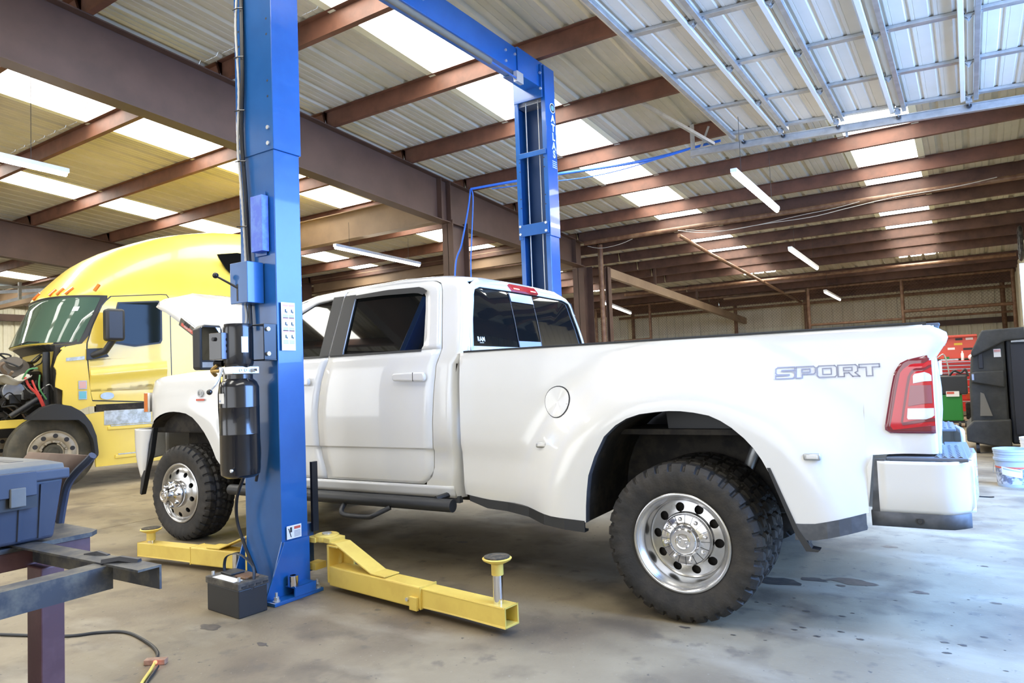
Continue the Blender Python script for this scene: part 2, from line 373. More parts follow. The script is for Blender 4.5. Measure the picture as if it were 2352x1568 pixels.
def lift_column(label, x0,x1, yo, yi, arris_face, far):
    # yo: closed back plane, yi: open side plane
    s = 1 if yi>yo else -1
    t = thing('lift_column',label,'vehicle lift',((x0+x1)/2,(yo+yi)/2,0)); O=Vector(t.location)
    def B(mb,name,m,**k): 
        o=mb.build(name,m,t,**k); o.data.transform(Matrix.Translation(-O)); return o
    th=.009
    def csec(xa,xb,a,b,z0,z1,lip=.055):
        i=xa+th; j=xb-th; q=a+s*th; r=b-s*th
        return MB().prism([(xa,a),(xb,a),(xb,b),(xb-lip,b),(xb-lip,r),(j,r),(j,q),(i,q),(i,r),(xa+lip,r),(xa+lip,b),(xa,b)],z0,z1,'z')
    B(csec(x0+.012,x1-.012,yo+s*.008,yi-s*.008,.02,2.80),'lower_post',m_blue,bevel=.006)
    B(csec(x0,x1,yo,yi,2.757,4.60),'upper_sleeve',m_blue,bevel=.006)
    B(MB().box(x0+.03,x1-.03,*sorted((yo+s*.018,yo+s*.022)),.1,4.5),'post_liner',m_blued)
    # base plate with gussets
    mb=MB(); mb.box(x0-.09,x1+.09,min(yo,yi)-.13,max(yo,yi)+.02,0,.022); B(mb,'base_plate',m_blue,bevel=.004)
    mb=MB()
    for xx in (x0+.002,x1-.010): mb.prism([(yo-s*.0,.022),(yo-s*.11,.022),(yo-s*.0,.34)],xx,xx+.008,'x')
    B(mb,'gusset',m_blue)
    if not far:
        B(MB().prism([(yo-.13,.022),(yi-.012,.022),(yi-.012,.335),(yo+.012,.335)],x1-.006,x1+.006,'x'),'side_gusset',m_blue,bevel=.002)
    for (bx,by) in ((x1+.065,yo-.10),(x1+.065,yi-.01),(x0-.065,yo-.10),(x0-.065,yi-.01)):
        mb=MB(); mb.cyl((bx,by,.022),(bx,by,.03),.022,n=14); mb.cyl((bx,by,.03),(bx,by,.05),.016,n=6); mb.cyl((bx,by,.05),(bx,by,.075),.008,n=8); B(mb,'anchor_bolt',m_bolt)
    # splice bolts
    for bx in (x0+.045,x1-.045):
        for bz in (2.80,2.90):
            yy = yo if not far else yi
            d_ = -s if not far else s
            mb=MB(); mb.cyl((bx,yy,bz),(bx,yy+d_*.010,bz),.013,n=10); B(mb,'splice_bolt',m_bolt,smooth=True)
    mb=MB()
    yy = yo if not far else yi; d_=-s if not far else s
    for bz in (3.10,3.20,3.50,3.60): 
        for bx in (x0+.045,x1-.045): mb.cyl((bx,yy-d_*.001,bz),(bx,yy+d_*.0008,bz),.008,n=8)
    B(mb,'bolt_hole',m_ink)
    return t,B
XN0,XN1=1.685,2.056; YN=-.67; YNI=-.455
near,BN = lift_column('blue near lift column with power unit and hoses on it',XN0,XN1,YN,YNI,None,False)
XF0,XF1=1.577,1.975; YFI=2.90; YFO=3.112
far_,BF = lift_column('blue far lift column behind the pickup with its open side showing',XF0,XF1,YFO,YFI,None,True)
# far column: cables, brackets, lettering
for x in (1.70,1.855): BF(MB().cyl((x,2.93,.3),(x+.01,2.93,4.25),.006,n=8),'lift_cable',m_cable)
BF(MB().box(1.60,1.96,2.882,2.894,2.785,2.91),'cross_bracket',m_blue,bevel=.002)
BF(MB().box(1.62,1.965,2.882,2.894,3.635,3.69),'cross_bracket',m_blue,bevel=.002)
for x in (1.615,1.935):
    for z in (2.81,2.895): BF(MB().cyl((x,2.882,z),(x,2.868,z),.014,n=10),'bracket_bolt',m_bolt,smooth=True)
BF(MB().box(1.60,1.96,2.93,3.10,4.22,4.56),'top_pulley_plate',m_galv,bevel=.004)
Mx=lambda z,y=3.02: frame((1.976,y,z),(0,1,0),(0,0,1))
for ch,z in zip('ATLAS',(4.045,3.945,3.845,3.745,3.655)):
    o=text('lettering',ch,.112,m_paper,frame((1.9765,3.045,z-.0),(0,1,0),(0,0,1)),None,bold=.004,xs=1.0); o.parent=far_; o.data.transform(Matrix.Translation(-Vector(far_.location)))
mb=MB(); mb.cyl((1.975,3.045,4.165),(1.9775,3.045,4.165),.055,n=28); BF(mb,'logo_ring',m_paper)
mb=MB(); mb.cyl((1.9775,3.045,4.165),(1.978,3.045,4.165),.047,n=28); BF(mb,'logo_disc',m_ink)
mb=MB(); mb.cyl((1.978,3.045,4.165),(1.9785,3.045,4.165),.030,n=20); BF(mb,'logo_globe',mat('logo_blue',(.16,.42,.70),.5))
mb=MB()
for k in range(4): mb.box(1.975,1.9768,3.0,3.09,3.575-.022*k,3.583-.022*k)
BF(mb,'small_print',m_paper)
# overhead beam and shut-off bar: things hung across both columns
t=thing('overhead_beam','blue steel cross beam joining the tops of both lift columns','beam',(1.84,1.2,4.45)); O=Vector(t.location)
def BT(mb,name,m,**k): o=mb.build(name,m,t,**k); o.data.transform(Matrix.Translation(-O)); return o
BT(MB().box(1.76,1.772,-.45,2.90,4.37,4.63).box(1.772,1.90,-.45,2.90,4.618,4.63).box(1.772,1.90,-.45,2.90,4.37,4.382).box(1.90,1.912,-.45,2.9,4.37,4.63),'beam_channel',m_blue,bevel=.004)
BT(MB().prism([(2.45,4.36),(2.92,4.36),(3.02,4.26),(3.02,4.64),(2.45,4.64)],1.74,1.93,'x'),'end_saddle',m_blue,bevel=.004)
BT(MB().box(1.60,1.96,2.86,2.875,4.24,4.60),'end_plate',m_blue,bevel=.002)
for y,z in ((1.0,4.50),(2.25,4.53),(2.25,4.42),(2.42,4.55)): BT(MB().cyl((1.912,y,z),(1.925,y,z),.014,n=10),'beam_bolt',m_bolt)
for z in (4.33,4.50): BT(MB().cyl((1.95,2.86,z),(1.95,2.848,z),.014,n=10),'beam_bolt',m_bolt)
t=thing('shut_off_bar','padded grey height sensing bar slung under the blue overhead beam','safety bar',(1.95,1.0,4.28)); O=Vector(t.location)
BT(MB().cyl((1.95,-.3,4.285),(1.95,1.92,4.285),.028,n=12),'foam_pad',m_foam,smooth=True)
BT(MB().cyl((1.95,1.9,4.285),(1.94,2.42,4.285),.011,n=10),'pivot_rod',m_blue)
BT(MB().box(1.915,1.96,2.38,2.50,4.25,4.36),'pivot_bracket',m_bolt,bevel=.003)
# near column: sticker sheets
BN(MB().box(2.0565,2.0575,-.640,-.535,1.50,1.80),'warning_sheet',m_paper)
mb=MB(); mb.m=0
for k,(z) in enumerate((1.775,1.695,1.615)):
    for y in (-.628,-.582): mb.box(2.0575,2.0582,y,y+.040,z,z+.011)
BN(mb,'warning_stripe',m_pink)
mb=MB()
for z in (1.722,1.642,1.562):
    for y in (-.628,-.582):
        for q in range(3): mb.box(2.0575,2.0582,y,y+.038,z-.004-.008*q,z-.008*q)
BN(mb,'warning_text',m_bluep)
mb=MB()
for z in (1.745,1.665,1.585):
    for y in (-.612,-.566): mb.box(2.0575,2.0583,y,y+.008,z-.008,z+.012).box(2.0575,2.0583,y+.010,y+.016,z-.012,z)
BN(mb,'warning_pictogram',m_ink)
BN(MB().box(2.0565,2.0575,-.635,-.525,.345,.425),'crush_warning_label',m_paper)
BN(MB().box(2.0575,2.0583,-.58,-.532,.400,.416),'warning_header',m_red)
mb=MB()
for k in range(5): mb.box(2.0575,2.0582,-.58,-.532,.355+.008*k,.357+.008*k)
mb.prism([(-.625,.41),(-.618,.41),(-.60,.355),(-.606,.355)],2.0575,2.0583,'x').box(2.0575,2.0583,-.611,-.596,.385,.415); BN(mb,'crush_pictogram',m_ink)
# lock release cover + electric box
BN(MB().prism([(1.885,2.12),(1.995,2.12),(1.995,2.47),(1.885,2.47)],-.72,-.67,'y'),'pulley_cover',mat('blue_violet_cover',(.09,.17,.72),.45,col2=(.13,.25,.75),scale=14,lo=.45,hi=.6),bevel=.002)
BN(MB().box(1.865,1.975,-.675,-.67,2.10,2.50),'cover_flange',m_blue)
BN(MB().box(1.765,1.935,-.79,-.67,1.80,2.055),'lock_release_box',m_blue,bevel=.003)
BN(MB().box(1.83,1.845,-.7915,-.789,1.815,1.92),'lever_slot',m_ink)
BN(MB().cyl((1.84,-.785,1.895),(1.73,-.86,1.975),.007,n=8).ball((1.725,-.863,1.98),.019),'release_lever',[m_black],smooth=True)
# steel boxed spacer block (height adapters) in their holder
BN(MB().box(2.06,2.15,-.66,-.50,.07,.078).box(2.14,2.15,-.66,-.50,.02,.078),'adapter_holder',m_blue,bevel=.003)
BN(MB().lathe([(.018,0),(.032,0),(.032,.062),(.018,.062)],(2.105,-.635,.078),(0,0,1),20,True),'adapter_ring',m_chrome,smooth=True)
BN(MB().lathe([(.018,0),(.032,0),(.032,.12),(.018,.12)],(1.66,-.70,.12),(0,0,1),20,True).box(1.62,1.69,-.74,-.66,.112,.12),'adapter_ring',m_chrome,smooth=True)
# hoses: ribbed conduit and black hydraulic hose
def bez(pts,n=10):
    out=[]; P=[Vector(p) for p in pts]
    for i in range(len(P)-1):
        a,b=P[i],P[i+1]; pa=P[max(i-1,0)]; pb=P[min(i+2,len(P)-1)]
        for k in range(n):
            t=k/n; t2=t*t; t3=t2*t
            out.append(.5*((2*a)+(b-pa)*t+(2*pa-5*a+4*b-pb)*t2+(-pa+3*a-3*b+pb)*t3))
    out.append(P[-1]); return out
m_cond=mat('grey_ribbed_conduit',(.50,.49,.47),.45,.3)
pth=bez([(1.735,-.69,4.5),(1.75,-.69,3.9),(1.745,-.70,3.6),(1.765,-.70,3.2),(1.745,-.70,2.85),(1.77,-.70,2.55),(1.79,-.70,2.3),(1.805,-.70,2.05)],14)
mb=MB(); mb.tube(pth,[.0095 if i%2 else .0075 for i in range(len(pth))],8); BN(mb,'conduit',m_cond,smooth=True)
pth2=bez([(1.79,-.70,1.80),(1.80,-.70,1.72),(1.79,-.71,1.64)],12); BN(MB().tube(pth2,.009,8),'conduit',m_cond,smooth=True)
BN(MB().tube(bez([(1.765,-.685,4.5),(1.785,-.685,3.9),(1.79,-.69,3.3),(1.77,-.69,2.9),(1.80,-.69,2.5),(1.825,-.69,2.05)]),.013,8),'hydraulic_hose',m_black,smooth=True)
BN(MB().tube(bez([(1.82,-.69,1.80),(1.825,-.69,1.64)]),.012,8),'hydraulic_hose',m_black,smooth=True)
mb=MB()
for z in (3.72,3.4,3.05,2.72,2.30): mb.tube([(1.735,-.712,z+.006),(1.79,-.716,z),(1.82,-.70,z-.002)],.004,5)
BN(mb,'cable_tie',m_black)
BN(MB().tube(bez([(1.82,-.76,.73),(1.75,-.76,.60),(1.72,-.74,.45),(1.78,-.73,.30),(1.86,-.72,.15),(1.88,-.72,.03)]),.010,8),'floor_hose',m_black,smooth=True)
BN(MB().tube(bez([(1.88,-.73,1.30),(1.90,-.70,.90),(1.86,-.70,.70)]),.009,8),'floor_hose',m_black,smooth=True)
# power unit
pu=thing('power_unit','black electric hydraulic power unit with cylindrical oil tank on the near column','hydraulic power unit',(1.90,-.86,1.2)); O=Vector(pu.location)
def BP(mb,name,m,**k): o=mb.build(name,m,pu,**k); o.data.transform(Matrix.Translation(-O)); return o
cxp,cyp=1.90,-.835
m_gloss=mat('black_gloss_enamel',(.012,.012,.014),.22,coat=.4)
BP(MB().lathe([(0,.745),(.09,.748),(.110,.765),(.114,.80),(.114,1.00),(.1155,1.004),(.114,1.008),(.114,1.16),(.1155,1.164),(.114,1.168),(.114,1.285),(.102,1.315),(.080,1.335),(.080,1.36),(0,1.36)],(cxp,cyp,0),(0,0,1),40),'oil_tank',m_gloss,smooth=True)
BP(MB().lathe([(0,1.40),(.075,1.40),(.084,1.42),(.087,1.43),(.087,1.64),(.08,1.665),(0,1.668)],(cxp,cyp,0),(0,0,1),36),'electric_motor',m_gloss,smooth=True)
BP(MB().box(1.84,1.975,-.93,-.745,1.362,1.408),'valve_block',m_bolt,bevel=.004)
for x in (-.875,-.84): BP(MB().lathe([(0,0),(.012,0),(.012,.004),(.004,.004),(.004,.001),(0,.001)],(1.975,x,1.385),(1,0,0),14),'valve_port',m_galv)
BP(MB().cyl((1.975,-.79,1.385),(2.0,-.79,1.385),.014,n=8).cyl((2.0,-.79,1.385),(2.02,-.79,1.385),.008,n=6),'relief_valve',m_chrome)
BP(MB().box(1.785,1.905,-.955,-.865,1.452,1.612),'switch_box',m_gloss,bevel=.003)
m_boxf=mat('blue_grey_cover',(.16,.21,.33),.3)
BP(MB().box(1.905,1.909,-.953,-.865,1.455,1.610),'switch_cover',m_boxf)
for z in (1.50,1.535,1.57): BP(MB().lathe([(0,0),(.010,0),(.012,.0),(.012,.003),(.010,.003),(0,.002)],(1.909,-.915,z),(1,0,0),16),'knockout',m_gloss)
BP(MB().cyl((1.84,-.955,1.575),(1.84,-.967,1.575),.012,n=12),'push_button',m_ink)
BP(MB().grid(lambda a,z:(cxp+.0878*math.cos(a),cyp+.0878*math.sin(a),z),[-.42+.08*i for i in range(7)],(1.49,1.585)),'rating_plate',m_paper)
BP(MB().grid(lambda a,z:(cxp+.1148*math.cos(a),cyp+.1148*math.sin(a),z),[-2.0+.08*i for i in range(8)],(1.19,1.25)),'tank_label',m_paper)
BP(MB().grid(lambda a,z:(cxp+.1152*math.cos(a),cyp+.1152*math.sin(a),z),[-1.95+.08*i for i in range(4)],(1.20,1.21)),'tank_label_text',m_bluep)
BP(MB().box(1.93,2.045,-.76,-.67,1.44,1.448).box(2.037,2.045,-.76,-.67,1.44,1.66).box(1.93,2.045,-.76,-.67,1.655,1.663),'mount_bracket',m_black,bevel=.002)
for z in (1.48,1.63): BP(MB().cyl((2.045,-.735,z),(2.058,-.735,z),.013,n=8),'bracket_bolt',m_bolt)
BP(MB().tube([(1.88,-.93,1.40),(1.88,-.955,1.34),(1.875,-.98,1.30),(1.86,-1.0,1.27)],.006,8),'release_handle',m_bolt)
BP(MB().ball((1.857,-1.004,1.262),.017),'handle_ball',m_gloss,smooth=True)
BP(MB().cyl((1.975,-.945,.80),(1.975,-.955,.80),.010,n=10),'drain_plug',m_bolt)
BP(MB().tube(bez([(1.83,-.93,1.42),(1.79,-.94,1.39),(1.78,-.91,1.36)]),.012,8).cyl((1.84,-.925,1.385),(1.79,-.945,1.385),.011,n=6),'brass_fitting',mat('brass',(.55,.38,.15),.35,.9))
BP(MB().cyl((1.84,-.90,1.43),(1.79,-.92,1.43),.02,n=10),'filler_cap',m_black)
# swing arms --------------------------------------------------
def arm(name_label, piv, a, z0=.03, ext=True, L1=.92, L2=1.52, pad=True, posth=.36, w_=.125):
    t=bpy.data.objects.new('lift_arm',None); COL.objects.link(t); par=near if piv[1]<0 else far_; t.parent=par; t.location=Vector(piv)-Vector(par.location); t.rotation_euler=(0,0,a); t['label']=name_label
    w2=w_/2; h0=.035; h1=.155
    mb=MB(); mb.box(.10,L1,-w2,w2,h0,h1); o=mb.build('outer_tube',m_yel,t,bevel=.008)
    o=MB().box(L1-.005,L1+.004,-w2-.002,w2+.002,h0-.002,h1+.002).build('tube_lip',m_yel,t,bevel=.002)
    mb=MB(); i=.010
    for (ya,yb,za,zc) in ((-w2+i,w2-i,h0+i,h0+i+.008),(-w2+i,w2-i,h1-i-.008,h1-i),(-w2+i,-w2+i+.008,h0+i,h1-i),(w2-i-.008,w2-i,h0+i,h1-i)): mb.box(L1-.1,L2,ya,yb,za,zc)
    mb.build('inner_tube',m_yel,t,bevel=.002)
    MB().box(L1-.07,L1-.01,-w2-.018,-w2,h0-.008,h0+.065).build('stop_block',m_yel,t,bevel=.003)
    MB().cyl((L1-.10,-w2,h0+.04),(L1-.10,-w2-.010,h0+.04),.011,n=8).build('stop_bolt',m_bolt,t)
    # swivel head and strap
    MB().lathe([(0,.29),(.075,.29),(.078,.30),(.078,.325),(.07,.33),(0,.33)],(0,0,0),(0,0,1),24).box(-.04,.11,-.06,.06,.29,.32).build('swivel_plate',m_yel,t,bevel=.003)
    MB().lathe([(0,.33),(.03,.33),(.03,.338),(0,.338)],(0,0,0),(0,0,1),16).build('pivot_pin',m_galv,t)
    MB().prism([(.08,.05),(.10,.05),(.10,.27),(.19,.27),(.19,.285),(.08,.285)],-w2,w2,'y').build('riser',m_yel,t,bevel=.006)
    MB().box(.085,.20,w2-.012,w2,.14,.28).build('riser_web',m_yel,t)
    MB().prism([(.10,.288),(.16,.288),(.50,.158),(.62,.158),(.62,.166),(.50,.168),(.165,.298),(.10,.298)],-w2+.005,w2-.005,'y').build('brace_strap',m_yel,t,bevel=.002)
    if pad:
        px_=L2-.085
        MB().cyl((px_,0,h1-.06),(px_,0,posth-.06),.026,n=20).build('lift_screw',m_chrome,t,smooth=True)
        MB().lathe([(0,posth-.075),(.031,posth-.075),(.031,posth-.02),(.05,posth-.012),(.072,posth),(.076,posth+.008),(.07,posth+.012),(0,posth+.012)],(px_,0,0),(0,0,1),28).build('pad_cup',m_yel,t,smooth=True)
        MB().lathe([(0,posth+.010),(.066,posth+.010),(.066,posth+.018),(0,posth+.020)],(px_,0,0),(0,0,1),20).build('rubber_pad',m_rub,t)
    return t
arm('yellow lift arm in front with a raised chrome screw pad',(2.10,-.36,0),math.atan2(-.155,1.45),posth=.36)
arm('yellow lift arm pointing at the pickup front wheel, low pad',(1.62,-.36,0),math.atan2(-.17,-1.30)+0.0,L1=.78,L2=1.36,posth=.235)
arm('yellow far lift arm under the pickup behind its rear side',(2.0,2.75,0),math.radians(12),posth=.25)
arm('yellow far lift arm under the pickup towards its front axle',(1.55,2.75,0),math.radians(168),posth=.25)
for par,cx_,cy_,n_ in ((near,1.87,-.42,0),(far_,1.78,2.90,1)):
    t=bpy.data.objects.new('lift_carriage',None); COL.objects.link(t); t.parent=par; t.location=Vector((cx_,cy_,.1))-Vector(par.location)
    MB().box(-.14,.14,-.03,.03,.0,.30).build('slide',m_blued,t)
    if n_==0:
        MB().box(.14,.22,-.03,.06,.02,.06).build('arm_lug',m_yel,t); MB().box(.14,.22,-.03,.06,.19,.22).build('arm_lug',m_yel,t); MB().box(.155,.175,.0,.045,.25,.69).build('door_guard',m_black,t)
    else: MB().box(-.30,.30,-.14,-.05,.02,.2).build('arm_lug',m_yel,t)
# ================================================================ WHITE PICKUP
m_wp = mat('white_pickup_paint',(.78,.78,.77),.25,coat=.8,col2=(.74,.74,.72),scale=1.2,lo=.4,hi=.75)
m_glass = mat('dark_tinted_glass',(.006,.007,.007),.025,spec=.75)
m_blk = mat('black_plastic',(.025,.026,.028),.45)
m_gry = mat('weathered_grey_plastic',(.07,.075,.085),.6,col2=(.14,.145,.16),scale=5,lo=.45,hi=.65)
m_dark = mat('dark_underbody',(.018,.016,.015),.8,col2=(.045,.038,.03),scale=7,lo=.45,hi=.6)
m_tyre = mat('tyre_rubber',(.016,.015,.014),.62,col2=(.034,.029,.024),scale=9,lo=.42,hi=.62,bump=.15,bscale=90)
m_alu = mat('polished_wheel_steel',(.62,.62,.63),.24,.95,col2=(.50,.49,.46),scale=6,lo=.4,hi=.7)
m_tred = mat('red_lens',(.60,.012,.022),.12,coat=1)
m_tdk = mat('dark_red_lens',(.20,.02,.03),.15,coat=1)
m_tmid = mat('smoked_lens',(.32,.09,.10),.2,coat=1)
m_twh = mat('clear_lens',(.80,.80,.80),.12,coat=1)
m_amb = mat('amber_lens',(.75,.22,.05),.2,coat=1)
m_brk = emat('lit_brake_lamp',(1,.30,.25),6)
m_film = mat('unfilmed_glass',(.36,.38,.46),.15)
m_step = mat('step_pad',(.12,.13,.15),.6)
TX=4.3; TH=.045
tr = thing('pickup_truck','white crew cab dual-rear-wheel pickup with its hood raised between the lift columns','truck',(TX,0,0),TH)
OFF=Matrix.Translation((-TX,0,0))
OUT={'roof_panel':(0,0,1),'cab_back_panel':(1,0,0),'tailgate':(1,0,0),'bumper_corner':(1,0,0),'high_brake_lamp':(1,0,0),'raised_hood':(.5,0,.87),'rail_cap':(0,0,1),'belt_seal':(0,-1,0)}
def B(mb,name,m,par=None,**k):
    if k.get('solid') and 'out' not in k: k['out']=OUT.get(name,(0,-1,0))
    o=mb.build(name,m,par or tr,**k); o.data.transform(OFF); return o
CY=1.20
def mirror(o,name=None):
    me=o.data.copy(); 
    M_=Matrix.Translation((0,2*CY,0))@Matrix.Diagonal((1,-1,1,1)); me.transform(M_); me.flip_normals()
    c=o.copy(); c.data=me; COL.objects.link(c); return c
def ip(x,xs,ys): return float(np.interp(x,xs,ys))
ZZ=[.48,.50,.60,.70,.820,.832,1.0,1.2,1.38,1.47,1.93,2.0]; YY=[.27,.25,.222,.210,.209,.195,.186,.188,.205,.226,.37,.42]
def yc(z): return ip(z,ZZ,YY)
def rows(xl,xr,z0,z1,nz=14,nx=10,yf=None,zs=None,d=0.):
    mb=MB(); yf=yf or (lambda x,z:yc(z))
    zs = zs if zs is not None else [z0+(z1-z0)*i/nz for i in range(nz+1)]
    mb.grid(lambda z,u:((lambda x:(x,yf(x,z)+d,z))(xl(z)+(xr(z)-xl(z))*u)),zs,[i/nx for i in range(nx+1)]); return mb
def resamp(pts,n):
    P=np.array(pts,float); L=np.r_[0,np.cumsum(np.hypot(*(np.diff(P,axis=0).T)))]; t=np.linspace(0,L[-1],n)
    return list(zip(np.interp(t,L,P[:,0]),np.interp(t,L,P[:,1])))
def ring(outer,inner,n,yf,k=2,d=0.):
    a=resamp(outer,n); b=resamp(inner,n); mb=MB()
    mb.grid(lambda i,t:((lambda x,z:(x,yf(x,z)+d,z))(a[i][0]+(b[i][0]-a[i][0])*t,a[i][1]+(b[i][1]-a[i][1])*t)),range(n),[j/k for j in range(k+1)]); return mb
def patch(poly,yf,d=0.,n=12):     # row-convex polygon filled in z rows, conforming to the body surface
    zs=sorted(p[1] for p in poly); z0,z1=zs[0],zs[-1]; P=poly+[poly[0]]
    def span(z):
        xs=[]
        for (xa,za),(xb,zb_) in zip(P[:-1],P[1:]):
            if (za-z)*(zb_-z)<=0 and abs(za-zb_)>1e-9: xs.append(xa+(xb-xa)*(z-za)/(zb_-za))
        return (min(xs),max(xs)) if xs else (P[0][0],P[0][0])
    zz=sorted(set([z0+(z1-z0)*(.0008+.9984*i/n) for i in range(n+1)]))
    return MB().grid(lambda z,u:((lambda s:(s[0]+(s[1]-s[0])*u, yf(s[0]+(s[1]-s[0])*u,z)+d, z))(span(z))),zz,[i/8 for i in range(9)])
cabf=lambda x,z: yc(z)+ max(0,(.9-x))*.06
zlow=[.59,.61,.64,.68,.74,.80,.820,.832,.86,.92,1.0,1.1,1.2,1.3,1.38,1.44,1.485]
# rear door (left and right)
rdl=lambda z: ip(z,[.59,.657,.74,.827,1.075,1.30,1.452,1.49],[1.610,1.612,1.585,1.568,1.565,1.60,1.650,1.655])
rdr=lambda z: ip(z,[.59,.61,.64,.68,1.0,1.382,1.476,1.49],[2.50,2.54,2.575,2.597,2.612,2.645,2.676,2.678])
def rdoor():
    p=[B(rows(rdl,rdr,0,0,yf=cabf,zs=zlow,nx=12),'rear_door',m_wp,smooth=True,solid=.02,soff=-1)]
    d=p[0]
    outer=[(1.657,1.485),(1.700,1.982),(2.11,1.988),(2.50,1.972),(2.572,1.952),(2.600,1.92),(2.64,1.70),(2.678,1.485)]
    inner=[(1.775,1.492),(1.795,1.925),(2.11,1.925),(2.412,1.918),(2.467,1.88),(2.49,1.76),(2.522,1.52),(2.505,1.487)]
    p.append(B(ring(outer,inner,44,cabf,3),'door_frame',m_wp,d,smooth=True,solid=.02))
    p.append(B(patch([(1.76,1.487),(1.78,1.928),(2.11,1.93),(2.415,1.921),(2.47,1.885),(2.53,1.52),(2.51,1.482)],cabf,.012),'window_glass',m_glass,d,smooth=True))
    p.append(B(patch([(1.656,1.487),(1.694,1.94),(1.803,1.94),(1.785,1.487)],cabf,-.007,20),'pillar_applique',m_blk,d,smooth=True))
    p.append(B(MB().grid(lambda x,t:(x,cabf(x,1.487+t)-.006,1.478+t),[1.66+.85*i/10 for i in range(11)],(0,.014)),'belt_seal',m_blk,d,solid=.012))
    p.append(B(ring([(1.79,1.93),(2.11,1.945),(2.43,1.937),(2.49,1.90)],[(1.79,1.905),(2.11,1.905),(2.40,1.895),(2.455,1.875)],16,cabf,1,-.018),'rain_guard',m_blk,d,smooth=True))
    # handle
    mb=MB(); f=lambda x,z:cabf(x,z)
    prof=[(2.303,1.318),(2.312,1.336),(2.43,1.339),(2.57,1.336),(2.583,1.318),(2.583,1.29),(2.572,1.274),(2.43,1.279),(2.31,1.284),(2.303,1.30)]
    o=B(MB().prism(prof,.155,.182,'y'),'door_handle',m_wp,d,bevel=.012,bseg=3,smooth=True); p.append(o)
    p.append(B(MB().box(2.485,2.489,.1535,.18,1.278,1.336),'handle_gap',m_blk,d))
    return p
fdl=lambda z: ip(z,[.56,.60,.75,1.0,1.3,1.49],[.60,.56,.475,.435,.425,.43])
def fdoor():
    xr=lambda z: rdl(z)-.008
    p=[B(rows(fdl,xr,0,0,yf=cabf,zs=zlow,nx=14),'front_door',m_wp,smooth=True,solid=.02)]; d=p[0]
    outer=[(.62,1.485),(.80,1.62),(1.03,1.80),(1.18,1.90),(1.40,1.965),(1.688,1.982),(1.645,1.485)]
    inner=[(.86,1.487),(.93,1.58),(1.10,1.73),(1.24,1.84),(1.40,1.91),(1.588,1.930),(1.565,1.490)]
    p.append(B(ring(outer,inner,44,cabf,3),'door_frame',m_wp,d,smooth=True,solid=.02))
    p.append(B(patch([(.84,1.485),(.93,1.585),(1.10,1.735),(1.24,1.845),(1.40,1.915),(1.60,1.935),(1.575,1.485)],cabf,.012),'window_glass',m_glass,d,smooth=True))
    p.append(B(patch([(1.553,1.487),(1.576,1.94),(1.684,1.94),(1.645,1.487)],cabf,-.007,20),'pillar_applique',m_blk,d,smooth=True))
    p.append(B(MB().grid(lambda x,t:(x,cabf(x,1.487+t)-.006,1.478+t),[.70+.94*i/10 for i in range(11)],(0,.014)),'belt_seal',m_blk,d,solid=.012))
    prof=[(1.225,1.318),(1.235,1.336),(1.35,1.339),(1.49,1.336),(1.503,1.318),(1.503,1.29),(1.492,1.274),(1.35,1.279),(1.235,1.284),(1.225,1.30)]
    p.append(B(MB().prism(prof,.155,.182,'y'),'door_handle',m_wp,d,bevel=.012,bseg=3,smooth=True)); return p
# inner black shell behind gaps (one closed hull)
mb=MB(); zs=[.56,.7,.82,1.0,1.2,1.38,1.47,1.7,1.93,1.965]
def hull(t,z):
    # t: 0..1 around plan rectangle
    x0=ip(z,[.5,1.45,1.93,1.97],[.5,.62,1.22,1.3]); x1=ip(z,[.5,1.45,1.9,1.97],[2.70,2.80,2.735,2.68]); y0=yc(z)+.03; y1=2*CY-y0
    c=[(x0,y0),(x1,y0),(x1,y1),(x0,y1)]; k=int(t)%4; f=t-int(t); a,b=c[k],c[(k+1)%4]
    return (a[0]+(b[0]-a[0])*f,a[1]+(b[1]-a[1])*f,z)
mb.grid(hull,[0,.5,1,1.5,2,2.5,3,3.5,4],zs); B(mb,'cab_inner_shell',m_dark)
for ps in (rdoor(),fdoor()):
    base=ps[0]; mr=mirror(base); mr.parent=tr
    for q in ps[1:]:
        c=mirror(q); c.parent=mr
# rocker / sill
rk=B(MB().grid(lambda x,z:(x,cabf(x,z)-.004,z),[.62+2.12*i/20 for i in range(21)],[.505,.53,.56,.582]),'rocker_panel',m_wp,smooth=True,solid=.02); mirror(rk)
rk=B(MB().box(.7,2.76,.262,.30,.47,.515),'rocker_guard',m_gry); mirror(rk)
# cab rear corner panel (C pillar) and roof rail
cr=lambda z: ip(z,[.5,.775,1.40,1.45,1.90,1.975],[2.765,2.785,2.795,2.862,2.795,2.70])
def cp(u,z):
    x0=(rdr(z) if z<1.49 else ip(z,[1.49,1.70,1.92,1.952,1.985],[2.678,2.64,2.600,2.572,2.50]))+.007
    if z<.59: x0=ip(z,[.50,.59],[2.49,2.49])+.02
    x1=cr(z); x=x0+(x1-x0)*min(u,1); y=cabf(x,z)
    if u>.8 : y+= .05*((u-.8)/.2)**2 if u<=1 else .05+(u-1)*.25
    if u>1: x=x1+.012
    return (x,y,z)
o=B(MB().grid(cp,[0,.2,.4,.6,.8,.87,.94,1,1.12],[.505,.55,.60,.70,.815,.835,1.0,1.2,1.38,1.44,1.49,1.6,1.7,1.8,1.9,1.95,1.98]),'cab_corner',m_wp,smooth=True,ang=60); mirror(o)
